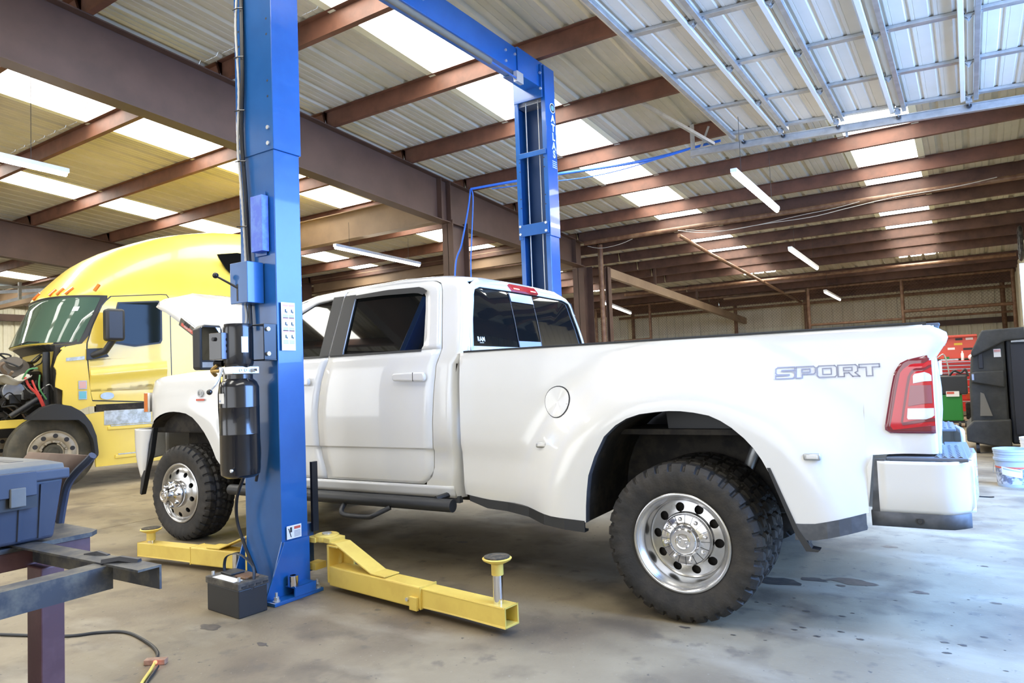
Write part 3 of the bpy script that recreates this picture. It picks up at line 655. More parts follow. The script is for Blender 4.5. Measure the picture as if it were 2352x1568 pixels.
# roof with rails, one skin
def roofz(x): return ip(x,[.98,1.15,1.3,1.685,2.21,2.53,2.70,2.735],[1.90,1.955,1.985,2.006,2.022,2.008,1.980,1.955])
def rf(x,v):
    s=abs(v); zc=roofz(x)+.035
    yy=.432; e=(1-abs(v))  # v in [-1,1]
    prof=[(0,0),(.60,-.006),(.80,-.016),(.90,-.026),(.96,-.038),(1.0,-.052),(1.02,-.066)]
    dz=ip(s,[p[0] for p in prof],[p[1] for p in prof]); hw=(CY-.425)*(1+0*x)
    if s>1: hw=(CY-.425)
    return (x,CY+ (hw*v if s<=1 else hw*v),zc+dz)
vs=[-1.025,-1.0,-.96,-.9,-.8,-.6,-.3,0,.3,.6,.8,.9,.96,1.0,1.025]
B(MB().grid(rf,[.98,1.06,1.15,1.3,1.5,1.685,1.95,2.21,2.4,2.53,2.62,2.68,2.715,2.735],vs),'roof_panel',m_wp,smooth=True,solid=.015,ang=60)
# rear face of the cab: header, window ring, glass
def xr_(z): return ip(z,[.5,1.45,1.52,1.9,1.98],[2.76,2.868,2.855,2.79,2.725])
oy=[(.29,1.45),(.33,1.62),(.40,1.80),(.46,1.93),(.60,1.985),(1.2,2.00),(1.8,1.985),(1.94,1.93),(2.00,1.80),(2.07,1.62),(2.11,1.45)]
iy=[(.33,1.495),(.38,1.68),(.43,1.80),(.455,1.885),(.56,1.915),(1.2,1.925),(1.84,1.915),(1.945,1.885),(1.97,1.80),(2.02,1.68),(2.07,1.495)]
a=resamp(oy,50); b=resamp(iy,50)
B(MB().grid(lambda i,t:((lambda y,z:(xr_(z),y,z))(a[i][0]+(b[i][0]-a[i][0])*t,a[i][1]+(b[i][1]-a[i][1])*t)),range(50),(0,.5,1)).grid(lambda y,z:(xr_(z),y,z),(.28,.7,1.2,1.7,2.12),(.56,.9,1.2,1.45,1.497)),'cab_back_panel',m_wp,smooth=True,solid=.01)
gb=MB(); gb.grid(lambda i,t:((lambda y,z:(xr_(z)-.008,y,z))(b[i][0]+(CY-b[i][0])*t,b[i][1]+(1.495-b[i][1])*t)),range(50),(0,.25,.5,1)); rg=B(gb,'rear_window',m_glass,smooth=True)
for y in (.955,1.31): B(MB().grid(lambda z,t:(xr_(z)-.003,y+t,z),(1.497,1.7,1.915),(0,.012)),'slider_frame',m_blk,rg)
B(MB().grid(lambda z,y:(xr_(z)-.004,y,z),(1.497,1.545),(.965,1.31)).grid(lambda z,y:(xr_(z)-.004,y,z),(1.845,1.912),(.965,1.31)),'unfilmed_strip',m_film,rg)
text('window_decal','RAM',.045,m_paper,frame((xr_(1.545)-.002-TX,.455,1.545),(0,1,0),(-.17,0,1)),rg,ext=.0005,bold=.001)
text('window_decal','━━━━',.012,m_paper,frame((xr_(1.52)-.002-TX,.455,1.52),(0,1,0),(-.17,0,1)),rg,ext=.0005,bold=.001)
# high brake lamp
bl=B(MB().grid(lambda y,z:(xr_(z)+.032,y,z),(1.00,1.1,1.2,1.3,1.40),(1.935,1.985)),'high_brake_lamp',m_tred,solid=.02)
for y0 in (1.03,1.29): B(MB().grid(lambda y,z:(xr_(z)+.0335,y,z),(y0,y0+.085),(1.945,1.978)),'lamp_bulb',m_brk,bl)
# windscreen and cowl
B(MB().grid(lambda t,v:(ip(t,[0,1],[.38,1.02])-.10*(1-v*v)*(1-t)+.0,CY+v*(.86-.13*t),1.44+(1.915-1.44)*t+.012*(1-v*v)),[0,.25,.5,.75,1],[-1,-.8,-.5,0,.5,.8,1]),'windscreen',m_glass,smooth=True)
o=B(MB().beam((.36,.33,1.43),(1.02,.45,1.93),.06,.05),'windscreen_pillar',m_wp,bevel=.01); mirror(o)
B(MB().box(.18,.50,.34,2.06,1.38,1.42),'cowl_grille',m_blk,bevel=.01)
# ---------------- bed
WX,WZ=4.31,.45
def sm(t): t=max(0,min(1,t)); return t*t*(3-2*t)
def yb(x,z):
    base=ip(z-.03*sm((x-2.9)/.8)*-1*(x<4.3),[.48,.60,.820,.832,1.0,1.25,1.40,1.446],[.235,.21,.201,.188,.185,.190,.205,.215])
    r=math.hypot((x-WX)*.95,(z-WZ)*1.02); bul=sm((1.06-r)/.40)
    # flare keeps down to the sill fore and aft of the wheel
    if z<WZ+.15: bul=max(bul,sm((.86-abs(x-WX)*.95)/.26))
    if x>WX and z<.85: bul=max(bul, sm((5.05-x)/.14)*sm((.86-z)/.05)*.75 if x>4.8 else 0)
    return base-(base-.0)*bul*.97
ARX=[3.782,3.787,3.795,3.809,3.85,3.912,3.98,4.046,4.12,4.213,4.28,4.341,4.41,4.484,4.54,4.592,4.65,4.693,4.727,4.757,4.787,4.815,4.84,4.867]
ARZ=[.470,.56,.64,.727,.83,.940,1.0,1.037,1.060,1.071,1.0755,1.074,1.066,1.051,1.025,.991,.94,.891,.838,.778,.704,.625,.555,.54]
def botz(x):
    if x<3.782: return ip(x,[2.84,3.0,3.33,3.782],[.54,.515,.497,.478])
    if x<=4.867: return ip(x,ARX,ARZ)
    return ip(x,[4.867,4.947,5.16,5.185,5.30,5.46],[.543,.548,.598,.60,.62,.62])
def bedside():
    xs=[2.812,2.82,2.84,2.87]+[2.9+.06*i for i in range(15)]+ARX+[4.9,4.95,5.0,5.05,5.1,5.14,5.17]
    xs=sorted(set(round(x,4) for x in xs))
    def top(x): return 1.446
    tt=[0,.03,.07,.12,.18,.24,.3,.36,.42,.48,.54,.6,.66,.72,.78,.84,.89,.93,.96,.985,1.0]
    def P(x,t):
        b=botz(x); zt=1.446; z=b+(zt-b)*t; y=yb(x,z)
        if x<2.84: y+= (2.84-x)**2*60
        return (x,y,z)
    mb=MB(); mb.grid(P,xs,tt)
    # top roll
    mb.grid(lambda x,t:(x,yb(x,1.446)+[0,.008,.03,.06][t],1.446+[0,.006,.010,.010][t]),xs,range(4))
    o=B(mb,'bed_side',m_wp,smooth=True,ang=50)
    # rear corner: profile down to bumper cut-out, wraps round the tail lamp
    xs2=[5.17,5.20,5.24,5.28,5.32,5.36,5.40,5.43]
    wrap=[(5.43,0),(5.447,.006),(5.458,.018),(5.462,.035),(5.462,.10)]
    mb=MB()
    zz_=[.62,.70,.80,.845,.88,.95,1.0,1.1,1.2,1.29,1.33,1.36,1.385,1.41,1.43,1.446]
    def Pc(k,z):
        if k<len(xs2): x=xs2[k]; dy=0
        else: x,dy=wrap[k-len(xs2)]; dy=dy
        ex = ip(z,[.8,1.28,1.33,1.375,1.41,1.446],[0,0,.035,.068,.060,.0])*(sm((x-5.30)/.12))
        zlow_=max(z,.835) if x>5.19 else z
        y=yb(x,z)
        if x>5.19 and z<.86: z=.86-(.86-z)*.0
        return (x+ex,y+dy,z)
    mb.grid(Pc,range(len(xs2)+len(wrap)),zz_)
    mb.grid(lambda x,t:(x,yb(x,1.446)+[0,.008,.03,.06][t],1.446+[0,.006,.010,.010][t]),xs2,range(4))
    o2=B(mb,'bed_corner',m_wp,o,smooth=True,ang=50)
    # lower cut-out panel between body and bumper
    return [o,o2]
bs=bedside()
cl=[B(MB().grid(lambda x,t:(x,yb(x,1.446)+.004+t,1.462-.0*x),[2.86+.05*i for i in range(52)]+[5.445],(0,.055)),'rail_cap',m_blk,solid=.012)]
cl.append(B(MB().grid(lambda x,t:(x,.205+t,1.458-.0),[2.86,5.40],(0.0,.05)).box(2.86,5.40,.255,.262,1.12,1.452),'bed_inner_wall',m_wp))
# lower grey mouldings
mo=MB(); xs_=[2.87,3.0,3.15,3.33,3.5,3.65,3.775]
mo.grid(lambda x,t:(x,yb(x,botz(x))-.004+[0,.0,.05][t],botz(x)-[0,ip(x,[2.87,2.95,3.775],[.035,.055,.062]),ip(x,[2.87,2.95,3.775],[.035,.055,.062])][t]),xs_,range(3)); cl.append(B(mo,'lower_moulding',m_blk,solid=.012))
mo=MB(); mo.grid(lambda x,t:(x,yb(x,botz(x)+.01)-.004+[0,.0,.05][t],botz(x)-[0,.075,.075][t]),[4.86,4.90,4.947,5.0,5.05,5.1,5.16],range(3)); cl.append(B(mo,'lower_moulding',m_gry,solid=.012))
# arch lip and mud flap
lip=MB(); pts=[(x,z) for x,z in zip(ARX,ARZ)]
lip.grid(lambda i,t:(pts[i][0],yb(pts[i][0],pts[i][1])+[0,.004,.05][t],pts[i][1]+[0,-.002,-.002][t]),range(len(pts)),range(3)); cl.append(B(lip,'arch_lip',m_gry,smooth=True))
cl.append(B(MB().prism([(4.75,.80),(4.765,.80),(4.875,.52),(4.93,.435),(4.965,.43),(4.955,.42),(4.905,.42),(4.86,.50)],.0,.06,'y').prism([(4.87,.53),(4.88,.54),(4.92,.45),(4.905,.44)],.02,.36,'y'),'mud_flap',m_blk))
# wheel well liner
ll=MB(); ll.grid(lambda i,y:(WX+(pts[i][0]-WX)*1.0,y,pts[i][1]+.0),range(len(pts)),(.05,.30,.62)); cl.append(B(ll,'wheel_well_liner',m_dark))
cl.append(B(MB().box(3.6,5.1,.63,.64,.5,1.2),'inner_wheel_well',m_dark)); cl.append(B(MB().prism([(4.16,1.07),(4.54,1.07),(4.55,.955),(4.17,.955)],.32,.335,'y'),'splash_plate',m_blk))
# fuel door, side markers, lettering
def disc(mb,cx_,cz,r,d,f,n=30,rz=None):
    rz=rz or r
    P=[(cx_,cz)]+[(cx_+r*math.cos(2*PI*i/n),cz+rz*math.sin(2*PI*i/n)) for i in range(n)]
    vs=[(x,f(x,z)+d,z) for x,z in P]; return mb._add(vs,[(0,i+1,(i+1)%n+1) for i in range(n)])
fd=B(disc(MB(),3.555,1.125,.094,-.0015,yb),'fuel_door_gap',m_blk); B(disc(MB(),3.553,1.125,.088,-.005,yb),'fuel_door',m_wp,fd)
B(MB().ball((3.632,yb(3.63,1.12)-.002,1.115),.010),'fuel_door_latch',m_wp,fd,smooth=True)
mk=[]
for x,z,yy in ((3.462,.875,None),(4.952,.855,None)):
    y=yb(x,z); o=B(MB().box(x-.038,x+.038,y-.016,y+.01,z-.016,z+.016),'side_marker_lamp',m_galv,bevel=.008,smooth=True); B(MB().box(x-.025,x+.027,y-.0175,y-.01,z-.009,z+.009),'lens',m_twh,o,bevel=.004); mk.append(o)
text_m=mat('decal_grey_outline',(.30,.30,.36),.4)
def outline(polys):
    return polys
SP_W=.085
def letter(paths,x0,mb):
    for p,closed in paths:
        q=[(x0+a,b) for a,b in p]; n=len(q)
        for i in range(n if closed else n-1):
            a,b=q[i],q[(i+1)%n]; dx,dz=b[0]-a[0],b[1]-a[1]; L=math.hypot(dx,dz); ux,uz=dx/L,dz/L; hw=.0028; nx,nz=-uz*hw,ux*hw
            a=(a[0]-ux*hw,a[1]-uz*hw); b=(b[0]+ux*hw,b[1]+uz*hw)
            c=[(a[0]+nx,a[1]+nz),(b[0]+nx,b[1]+nz),(b[0]-nx,b[1]-nz),(a[0]-nx,a[1]-nz)]
            mb._add([(x,yb(x,z)-.0055,z) for x,z in c],[(0,1,2,3)])
def tr_(pts,z0=1.225,sx=1.,sz=1.): return [(x*sx,z0+z*sz) for x,z in pts]
S=[(.012,.0),(.085,.0),(.093,.008),(.093,.030),(.085,.038),(.030,.038),(.030,.042),(.092,.042),(.092,.058),(.010,.058),(.001,.050),(.001,.028),(.009,.020),(.066,.020),(.066,.016),(.001,.016),(.001,.0)]
P_=[(0,0),(.029,0),(.029,.018),(.083,.018),(.092,.026),(.092,.050),(.083,.058),(0,.058)]; Pi=[(.027,.029),(.066,.029),(.066,.045),(.027,.045)]
O_=[(.010,0),(.085,0),(.094,.009),(.094,.049),(.085,.058),(.010,.058),(.001,.049),(.001,.009)]; Oi=[(.027,.014),(.068,.014),(.068,.044),(.027,.044)]
R_=[(0,0),(.029,0),(.029,.018),(.052,.018),(.068,0),(.100,0),(.080,.018),(.092,.026),(.092,.050),(.083,.058),(0,.058)]; Ri=[(.027,.029),(.066,.029),(.066,.045),(.027,.045)]
T_=[(.032,0),(.060,0),(.060,.043),(.092,.043),(.092,.058),(0,.058),(0,.043),(.032,.043)]
mb=MB(); x=4.79; sx=.93
for L_,inn in ((S,None),(P_,Pi),(O_,Oi),(R_,Ri),(T_,None)):
    q=[(tr_(L_,1.222,sx,.95),True)]+([(tr_(inn,1.222,sx,.95),True)] if inn else [])
    letter(q,x,mb); x+=.0925
B(mb,'sport_lettering',text_m)
# tail lamp
TLo=[(5.262,.975),(5.30,.955),(5.36,.952),(5.452,.955),(5.452,1.30),(5.43,1.305),(5.36,1.295),(5.32,1.27),(5.30,1.22),(5.28,1.10)]
yt=lambda x,z: yb(x,z)-.004+max(0,x-5.425)*.35
TL=B(patch([(5.250,.975),(5.258,.960),(5.275,.953),(5.455,.953),(5.457,1.300),(5.44,1.308),(5.37,1.296),(5.33,1.275),(5.305,1.235),(5.285,1.15)],yt,-.002,22),'tail_lamp',m_tdk,smooth=True,solid=.02)
B(patch([(5.275,.985),(5.285,.970),(5.455,.975),(5.4555,1.285),(5.40,1.280),(5.355,1.262),(5.33,1.235),(5.31,1.15)],yt,-.0045,18),'lens_outer',m_tred,TL,smooth=True)
B(patch([(5.318,1.00),(5.325,.99),(5.455,.995),(5.4552,1.265),(5.385,1.255),(5.36,1.22),(5.345,1.15)],yt,-.0065,16),'lens_ring',m_tdk,TL,smooth=True)
B(patch([(5.328,1.005),(5.455,1.008),(5.455,1.252),(5.40,1.247),(5.372,1.22),(5.355,1.15)],yt,-.008,14),'lens_inner',m_tred,TL,smooth=True)
B(patch([(5.345,1.024),(5.348,1.018),(5.42,1.018),(5.453,1.030),(5.453,1.068),(5.350,1.068)],yt,-.010,6),'reverse_lens',m_twh,TL,smooth=True)
B(patch([(5.352,1.078),(5.449,1.080),(5.449,1.172),(5.366,1.172)],yt,-.010,8),'centre_lens',m_tmid,TL,smooth=True)
B(patch([(5.378,1.182),(5.452,1.184),(5.452,1.220),(5.425,1.232),(5.388,1.228),(5.379,1.215)],yt,-.010,6),'turn_lens',m_twh,TL,smooth=True)
cl+= [TL,rk]
# rear bumper
def ybp(x,z): return .10+ max(0,(x-5.48))**1.5*3.2 + max(0,.66-z)*.25
bp=B(MB().grid(lambda x,z:((lambda t:(x,ybp(x,z),z))(0)) ,[5.215,5.25,5.30,5.36,5.42,5.47,5.50,5.53,5.56,5.59],[.603,.62,.66,.72,.78,.82,.834]),'rear_bumper',m_wp,smooth=True,solid=.02)
b2=B(MB().grid(lambda y,z:(5.585+.03*sm((y-.2)/.3)+ (0 if z>.62 else -.02),y,z),[.20,.26,.35,.5,.72],[.603,.63,.72,.80,.834]),'bumper_corner',m_wp,bp,smooth=True,solid=.02); 
b3=B(MB().grid(lambda x,z:(x+(.834-z)*-.10,ybp(x,z)+.002,z),[5.205,5.245],[.60,.7,.80,.845]),'bumper_seal',m_gry,bp,solid=.01)
b4=B(MB().grid(lambda x,z:(x,ybp(x,z)-.003,z),[5.178,5.25,5.35,5.45,5.50,5.54,5.57],[.535,.56,.602]),'bumper_valance',m_gry,bp,solid=.02,smooth=True)
b5=B(MB().lathe([(0,.004),(.010,.004),(.012,0),(.018,0)],(5.37,ybp(5.37,.568)-.006,.568),(0,-1,0),16),'parking_sensor',m_blk,bp)
b6=B(MB().box(5.25,5.57,.14,.72,.832,.848),'step_pad',m_step,bp,bevel=.004)
b7=B(MB().box(5.42,5.60,.72,1.68,.70,.76).box(5.42,5.62,.72,1.68,.60,.70),'bumper_centre',m_wp,bp,bevel=.01)
mbt=MB()
for k in range(9):
    for j in range(4): mbt.prism([(5.44+.03*j,.848),(5.452+.03*j,.856),(5.464+.03*j,.848)],.16+.06*k,.20+.06*k,'y')
b8=B(mbt,'step_tread',m_step,bp)
for q in (bp,): 
    mr=mirror(q); 
    for c in (b2,b3,b4,b5,b6,b8): cc=mirror(c); cc.parent=mr
B(MB().box(5.50,5.62,.74,1.66,.755,.77),'centre_step',m_step,bevel=.004)
fp_=B(MB().box(5.155,5.26,.222,.25,.60,.87),'bumper_side_filler',m_wp,bevel=.01); mirror(fp_)
# tailgate
tg=B(MB().grid(lambda y,z:(5.47+ip(z,[.80,.95,1.10,1.25,1.30,1.36,1.41,1.446],[0,.008,.022,.012,.006,.045,.055,.01])*sm((y-.28)/.10)*sm((2.12-y)/.10)+.004,y,z),[.285,.30,.34,.40,.55,.9,1.2,1.5,1.9,2.0,2.06,2.10,2.115],[.80,.86,.95,1.05,1.15,1.25,1.30,1.34,1.37,1.41,1.446]),'tailgate',m_wp,smooth=True,solid=.03)
B(MB().box(5.38,5.50,.30,2.10,1.44,1.458),'tailgate_cap',m_gry,tg,bevel=.006)
B(MB().box(5.495,5.508,1.05,1.35,1.20,1.28),'tailgate_handle',m_wp,tg,bevel=.005)
for o in bs[:1]:
    mr=mirror(o); c=mirror(bs[1]); c.parent=mr
for o in cl: 
    mr=mirror(o)
    for ch in list(o.children):
        c=mirror(ch); c.parent=mr
B(MB().box(2.88,5.42,.26,2.14,.93,.96),'bed_floor',m_dark); B(MB().box(2.88,2.90,.26,2.14,.93,1.44),'bed_headboard',m_wp)
# ---------------- front fender
FAX=[-.545,-.53,-.522,-.50,-.46,-.41,-.34,-.266,-.20,-.146,-.06,.023,.11,.185,.255,.312,.352,.387,.43,.467]
FAZ=[.62,.86,.952,.985,1.015,1.04,1.068,1.086,1.094,1.096,1.090,1.079,1.045,.988,.92,.846,.778,.707,.65,.591]
def yfd(x,z):
    base=ip(z,[.5,.7,.9,1.1,1.25,1.36,1.42,1.5],[.235,.205,.195,.185,.188,.215,.25,.30])
    r=math.hypot(x+.06,z-.50); base-= .02*sm((.78-r)/.15)
    if x<-.35: base+= .55*(-.35-x)**2*2.0
    return base
def ftop(x): return ip(x,[-.70,-.66,-.55,-.42,-.07,.29,.36,.424,.52],[1.30,1.345,1.375,1.393,1.415,1.430,1.445,1.475,1.51])
def fbot(x):
    if x<-.545: return ip(x,[-.70,-.545],[.955,.955])
    if x<=.467: return ip(x,FAX[2:],FAZ[2:]) if x>=-.522 else .955
    return .56
xs=[-.705,-.69,-.66,-.62,-.58,-.545]+FAX[2:]+[.50]
def fdr(z): return fdl(max(z,.56))-.008
def PF(x,t):
    z0,z1=fbot(x),ftop(x); z=z0+(z1-z0)*t; X_=x
    if x>.40: X_=.40+(x-.40)*max(.05,(fdr(z)-.40)/.10) if z>.58 else x
    return (X_,yfd(x,z),z)
fe=B(MB().grid(PF,xs,[i/14 for i in range(15)]).grid(lambda x,t:(x,yfd(x,ftop(x))+[0,.02,.06,.12][t],ftop(x)+[0,.010,.018,.020][t]),xs[2:],range(4)),'front_fender',m_wp,smooth=True,ang=55)
fp=list(zip(FAX[2:],FAZ[2:]))
fl2=B(MB().grid(lambda i,y:(fp[i][0],y,fp[i][1]),range(len(fp)),(.20,.25,.62)),'wheel_well_liner',m_dark,fe)
fl3=B(MB().box(-.6,.5,.62,.63,.4,1.2),'inner_fender',m_dark,fe)
fl4=B(MB().prism([(-.53,.95),(-.515,.95),(-.57,.72),(-.645,.55),(-.68,.44),(-.715,.35),(-.735,.36),(-.715,.50),(-.64,.62)],.215,.26,'y'),'air_dam',m_blk,fe)
HLX=[(-.625,.232),(-.67,.235),(-.71,.248),(-.75,.28),(-.775,.34),(-.785,.45),(-.79,.6)]
hl=B(MB().grid(lambda i,z:(HLX[i][0],HLX[i][1],z),range(7),[1.09,1.13,1.20,1.265]),'headlamp',m_twh,fe,smooth=True,solid=.02)
hl2=B(MB().grid(lambda i,z:(-.622-.03*i,.228+.001*i*i,z),range(3),[1.095,1.18,1.262]),'headlamp_turn_lens',m_amb,hl)
BPX=[(-.655,.200),(-.70,.198),(-.75,.203),(-.80,.215),(-.85,.24),(-.885,.285),(-.900,.35),(-.905,.50),(-.905,.60)]
fb=B(MB().grid(lambda i,t:((lambda z0,z1:(BPX[i][0]+.03*(1-t)**3*(i>2)+(ip(t,[0,.3,.7,1],[-.02,.03,.07,.125]) if i==0 else 0),BPX[i][1]+.03*(1-t)**4,z0+(z1-z0)*t))(ip(BPX[i][0],[-.905,-.885,-.80,-.74,-.655],[.66,.60,.52,.50,.50]),.938)),range(9),[0,.05,.12,.25,.45,.7,.9,.97,1]),'front_bumper',m_wp,smooth=True,solid=.02)
o=B(MB().lathe([(.018,0),(.032,0),(.032,.006),(.018,.006)],(.205,.178,1.245),(0,-1,0),20).box(.215,.245,.172,.178,1.235,1.256).box(.16,.255,.174,.180,1.185,1.198),'fender_badge',m_galv,fe)
o=B(MB().box(.155,.262,.1725,.174,1.183,1.199),'badge_strip',m_red,fe)
mr=mirror(fe)
for c in (fl2,fl3,fl4): cc=mirror(c); cc.parent=mr
ch_=mirror(hl); ch_.parent=mr
mirror(fb)
B(MB().box(-.885,-.84,.55,1.85,.50,.93),'bumper_face',m_wp,bevel=.02); B(MB().box(-.80,-.76,.52,1.88,.95,1.33),'grille',m_blk,bevel=.02)
# hood raised on its rear hinges
def hood(u,v):   # u 0 hinge..1 nose, v -1..1 across
    L=1.62; th=math.radians(29); hw=ip(u,[0,.5,.85,.95,1],[.86,.86,.84,.78,.66]); lift=ip(u,[0,.2,.5,.8,1],[0,.03,.055,.04,-.03])+ .05*(1-v*v)+.02*math.exp(-((abs(v)-.5)/.12)**2)
    s_=abs(v); drop=ip(s_,[0,.9,.97,1],[0,0,-.02,-.07])
    a=u*L; nose=.10*(1-v*v)*u
    x=.60-(a+nose)*math.cos(th)+ (lift+drop)*math.sin(th); z=1.40+(a+nose)*math.sin(th)+(lift+drop)*math.cos(th)
    return (x,CY+v*hw,z)
vv=[-1,-.97,-.9,-.75,-.6,-.5,-.4,-.2,0,.2,.4,.5,.6,.75,.9,.97,1]
hd=B(MB().grid(hood,[0,.1,.2,.35,.5,.65,.8,.88,.94,.98,1.0],vv),'raised_hood',m_wp,smooth=True,solid=.025,ang=60)
a_=Vector(hood(.46,-1)); b_=Vector(hood(.62,-1)); dd=(b_-a_).normalized()
def bx(o,u,w_,h_,t0,t1):
    n=Vector((0,-1,0)); s_=n.cross(u); return [o+u*i*w_/2+s_*j*h_/2+n*t for t in (t0,t1) for i,j in ((-1,-1),(1,-1),(1,1),(-1,1))]
F6=[(0,1,2,3),(7,6,5,4),(0,4,5,1),(1,5,6,2),(2,6,7,3),(3,7,4,0)]
ctr=(a_+b_)/2+Vector((0,-.004,.03)); mb=MB(); mb._add(bx(ctr,dd,.26,.085,0,.012),F6); B(mb,'hood_badge',m_chrome,hd,bevel=.01)
mb=MB(); mb._add(bx(ctr+Vector((.012,0,-.022)),dd,.22,.026,.012,.015),F6); B(mb,'badge_band',m_red,hd)
s_=Vector((0,-1,0)).cross(dd); M4=frame(ctr+Vector((0,-.0135,0))+Vector((-.008,0,.014))-Vector((TX,0,0)),-dd,-s_ if (-s_).z>0 else s_); text('badge_number','3500',.045,m_ink,M4,hd,bold=.001)
M4=frame(ctr+Vector((0,-.0165,0))+Vector((.012,0,-.022))-Vector((TX,0,0)),-dd,-s_ if (-s_).z>0 else s_); text('badge_words','HEAVY DUTY',.020,m_paper,M4,hd)
o=B(MB().cyl((.35,.45,1.42),hood(.45,-.85),.011,n=10),'hood_strut',m_blk,smooth=True); mirror(o)
# engine bay
B(MB().box(-.70,.45,.32,2.08,.9,1.30).box(-.35,.25,.9,1.5,1.30,1.39).box(-.55,-.35,.5,.8,1.3,1.40),'engine_bay',m_dark,bevel=.02)
B(MB().lathe([(0,0),(.06,0),(.065,.03),(.05,.05),(0,.05)],(-.02,.50,1.39),(0,0,1),18),'filler_cap',m_blk,smooth=True)
B(MB().tube(bez([(-.3,.6,1.38),(0,.55,1.43),(.2,.6,1.42),(.35,.75,1.40)]),.03,10),'intake_hose',m_blk,smooth=True)
# tow mirrors
mm=B(MB().tube([(.72,.20,1.50),(.70,.06,1.52),(.69,-.02,1.56)],.035,10),'mirror_arm',m_blk,smooth=True)
pr=[(-.17,1.44),(-.155,1.425),(.01,1.425),(.03,1.445),(.035,1.74),(.015,1.775),(-.12,1.775),(-.17,1.745)]
MB_=MB(); MB_._add([(.70,y,z) for y,z in pr]+[(.60,y*.92-.005,z*.98+.03) for y,z in pr],[tuple(range(8)),tuple(range(15,7,-1))]+[(i,i+8,(i+1)%8+8,(i+1)%8) for i in range(8)])
mh=B(MB_,'mirror_housing',m_blk,mm,bevel=.015,smooth=True)
mg=B(MB().box(.701,.704,-.15,.012,1.50,1.755),'mirror_glass',mat('mirror_glass',(.85,.86,.88),.03,1.),mm); mg2=B(MB().box(.701,.704,-.15,.012,1.445,1.485),'spotter_glass',m_galv,mm)
mr=mirror(mm)
for c in (mh,mg,mg2): cc=mirror(c); cc.parent=mr
# nerf bar with step loop
nb=B(MB().cyl((.62,.145,.475),(2.79,.145,.475),.041,n=24),'side_step_bar',m_blk,smooth=True)
n2=B(MB().tube(bez([(1.86,.135,.44),(1.88,.08,.40),(1.93,.07,.375),(2.13,.07,.375),(2.2,.07,.395),(2.29,.12,.44)],8),.017,10),'step_loop',m_blk,nb,smooth=True)
n3=B(MB().tube(bez([(.95,.135,.44),(.97,.08,.40),(1.02,.07,.375),(1.2,.07,.375),(1.28,.07,.395),(1.35,.12,.44)],8),.017,10),'step_loop',m_blk,nb,smooth=True)
n4=B(MB().tube([(2.65,.15,.51),(2.7,.3,.53)],.02,8),'step_bracket',m_blk,nb)
mr=mirror(nb)
for c in (n2,n3,n4): cc=mirror(c); cc.parent=mr
# chassis
for y in (.78,1.62): B(MB().box(-.8,5.35,y-.04,y+.04,.52,.70),'frame_rail',m_dark,bevel=.006)
for x in (.9,2.2,3.4,5.1): B(MB().box(x-.05,x+.05,.8,1.6,.55,.65),'cross_member',m_dark)
B(MB().cyl((4.31,.30,.405),(4.31,2.1,.405),.06,n=16).ball((4.31,1.2,.405),.19),'rear_axle',m_dark,smooth=True)
B(MB().cyl((-.09,.35,.405),(-.09,2.05,.405),.05,n=14).ball((-.09,1.6,.405),.13),'front_axle',m_dark,smooth=True)
for y in (.66,1.74): B(MB().tube([(3.55,y,.62),(3.9,y,.48),(4.31,y,.47),(4.8,y,.50),(5.15,y,.66)],.035,8),'leaf_spring',m_dark)
for y in (.60,1.80): B(MB().cyl((4.42,y,.45),(4.62,y,.92),.03,n=12),'shock_absorber',m_galv,smooth=True)
B(MB().cyl((1.2,1.0,.48),(4.0,1.2,.45),.05,n=12),'drive_shaft',m_dark); B(MB().cyl((1.0,1.9,.45),(5.0,1.9,.50),.05,n=12).cyl((3.1,1.9,.46),(3.7,1.9,.46),.11,n=16),'exhaust_pipe',m_dark,smooth=True)
B(MB().box(2.3,3.6,.45,.85,.45,.66),'fuel_tank',m_dark,bevel=.03); B(MB().box(.3,1.3,.9,1.5,.35,.8),'gearbox',m_dark,bevel=.05)
B(MB().cyl((.62,.62,.42),(.62,.62,.60),.05,n=12),'steering_link',m_dark); B(MB().box(.55,.80,.50,.72,.40,.62),'suspension_link',m_dark,bevel=.03)
# ---------------- wheels
def tyre_mesh(R,W,rimr,name,NT=300,rib=True,blocks=34,lug=.013):
    # closed profile across, y from 0 (outer) to W
    prof=[(rimr,.018),(rimr+.012,.006),(rimr+.03,.001),(R-.085,-.008),(R-.055,-.008),(R-.042,-.006),(R-.030,-.001),(R-.016,.008),(R-.006,.018)]
    nt=13; tread=[(R-(.004*((2*i/(nt-1)-1)**2)),.028+(W-.056)*i/(nt-1)) for i in range(nt)]
    full=prof+tread+[(r,W-y) for r,y in reversed(prof)]
    n0=len(prof); K=len(full); vs=[];fs=[]
    for a in range(NT):
        t=2*PI*a/NT; ph=(a/NT*blocks)
        for k,(r,y) in enumerate(full):
            rr=r; yy=y
            if n0<=k<n0+nt:
                i=k-n0; off=.5*(i in (3,4,5,6)) + .12*i + (.3 if i>6 else 0); f=(ph+off)%1.0
                g = f<.24 or i in (3,9) or (i==6 and f<.6)
                if g: rr-=lug
            elif k in (n0-1,n0-2,n0-3) or k in (n0+nt,n0+nt+1,n0+nt+2):
                side=k<n0; f=(ph+ (0 if side else .5))%1.0
                if f<.24: rr-=lug*.9; yy+= (.006 if side else -.006)
                elif f<.60 and k in (n0-3,n0+nt+2): yy+= (-.004 if side else .004)
            elif rib and (k==4 or k==K-5):
                if (ph%1)<.5: yy+= (-.003 if k==4 else .003)
            vs.append((rr*math.cos(t),yy,rr*math.sin(t)))
    for a in range(NT):
        b=(a+1)%NT
        for k in range(K-1): fs.append((a*K+k,a*K+k+1,b*K+k+1,b*K+k))
    mb=MB(); mb._add(vs,fs); return mb
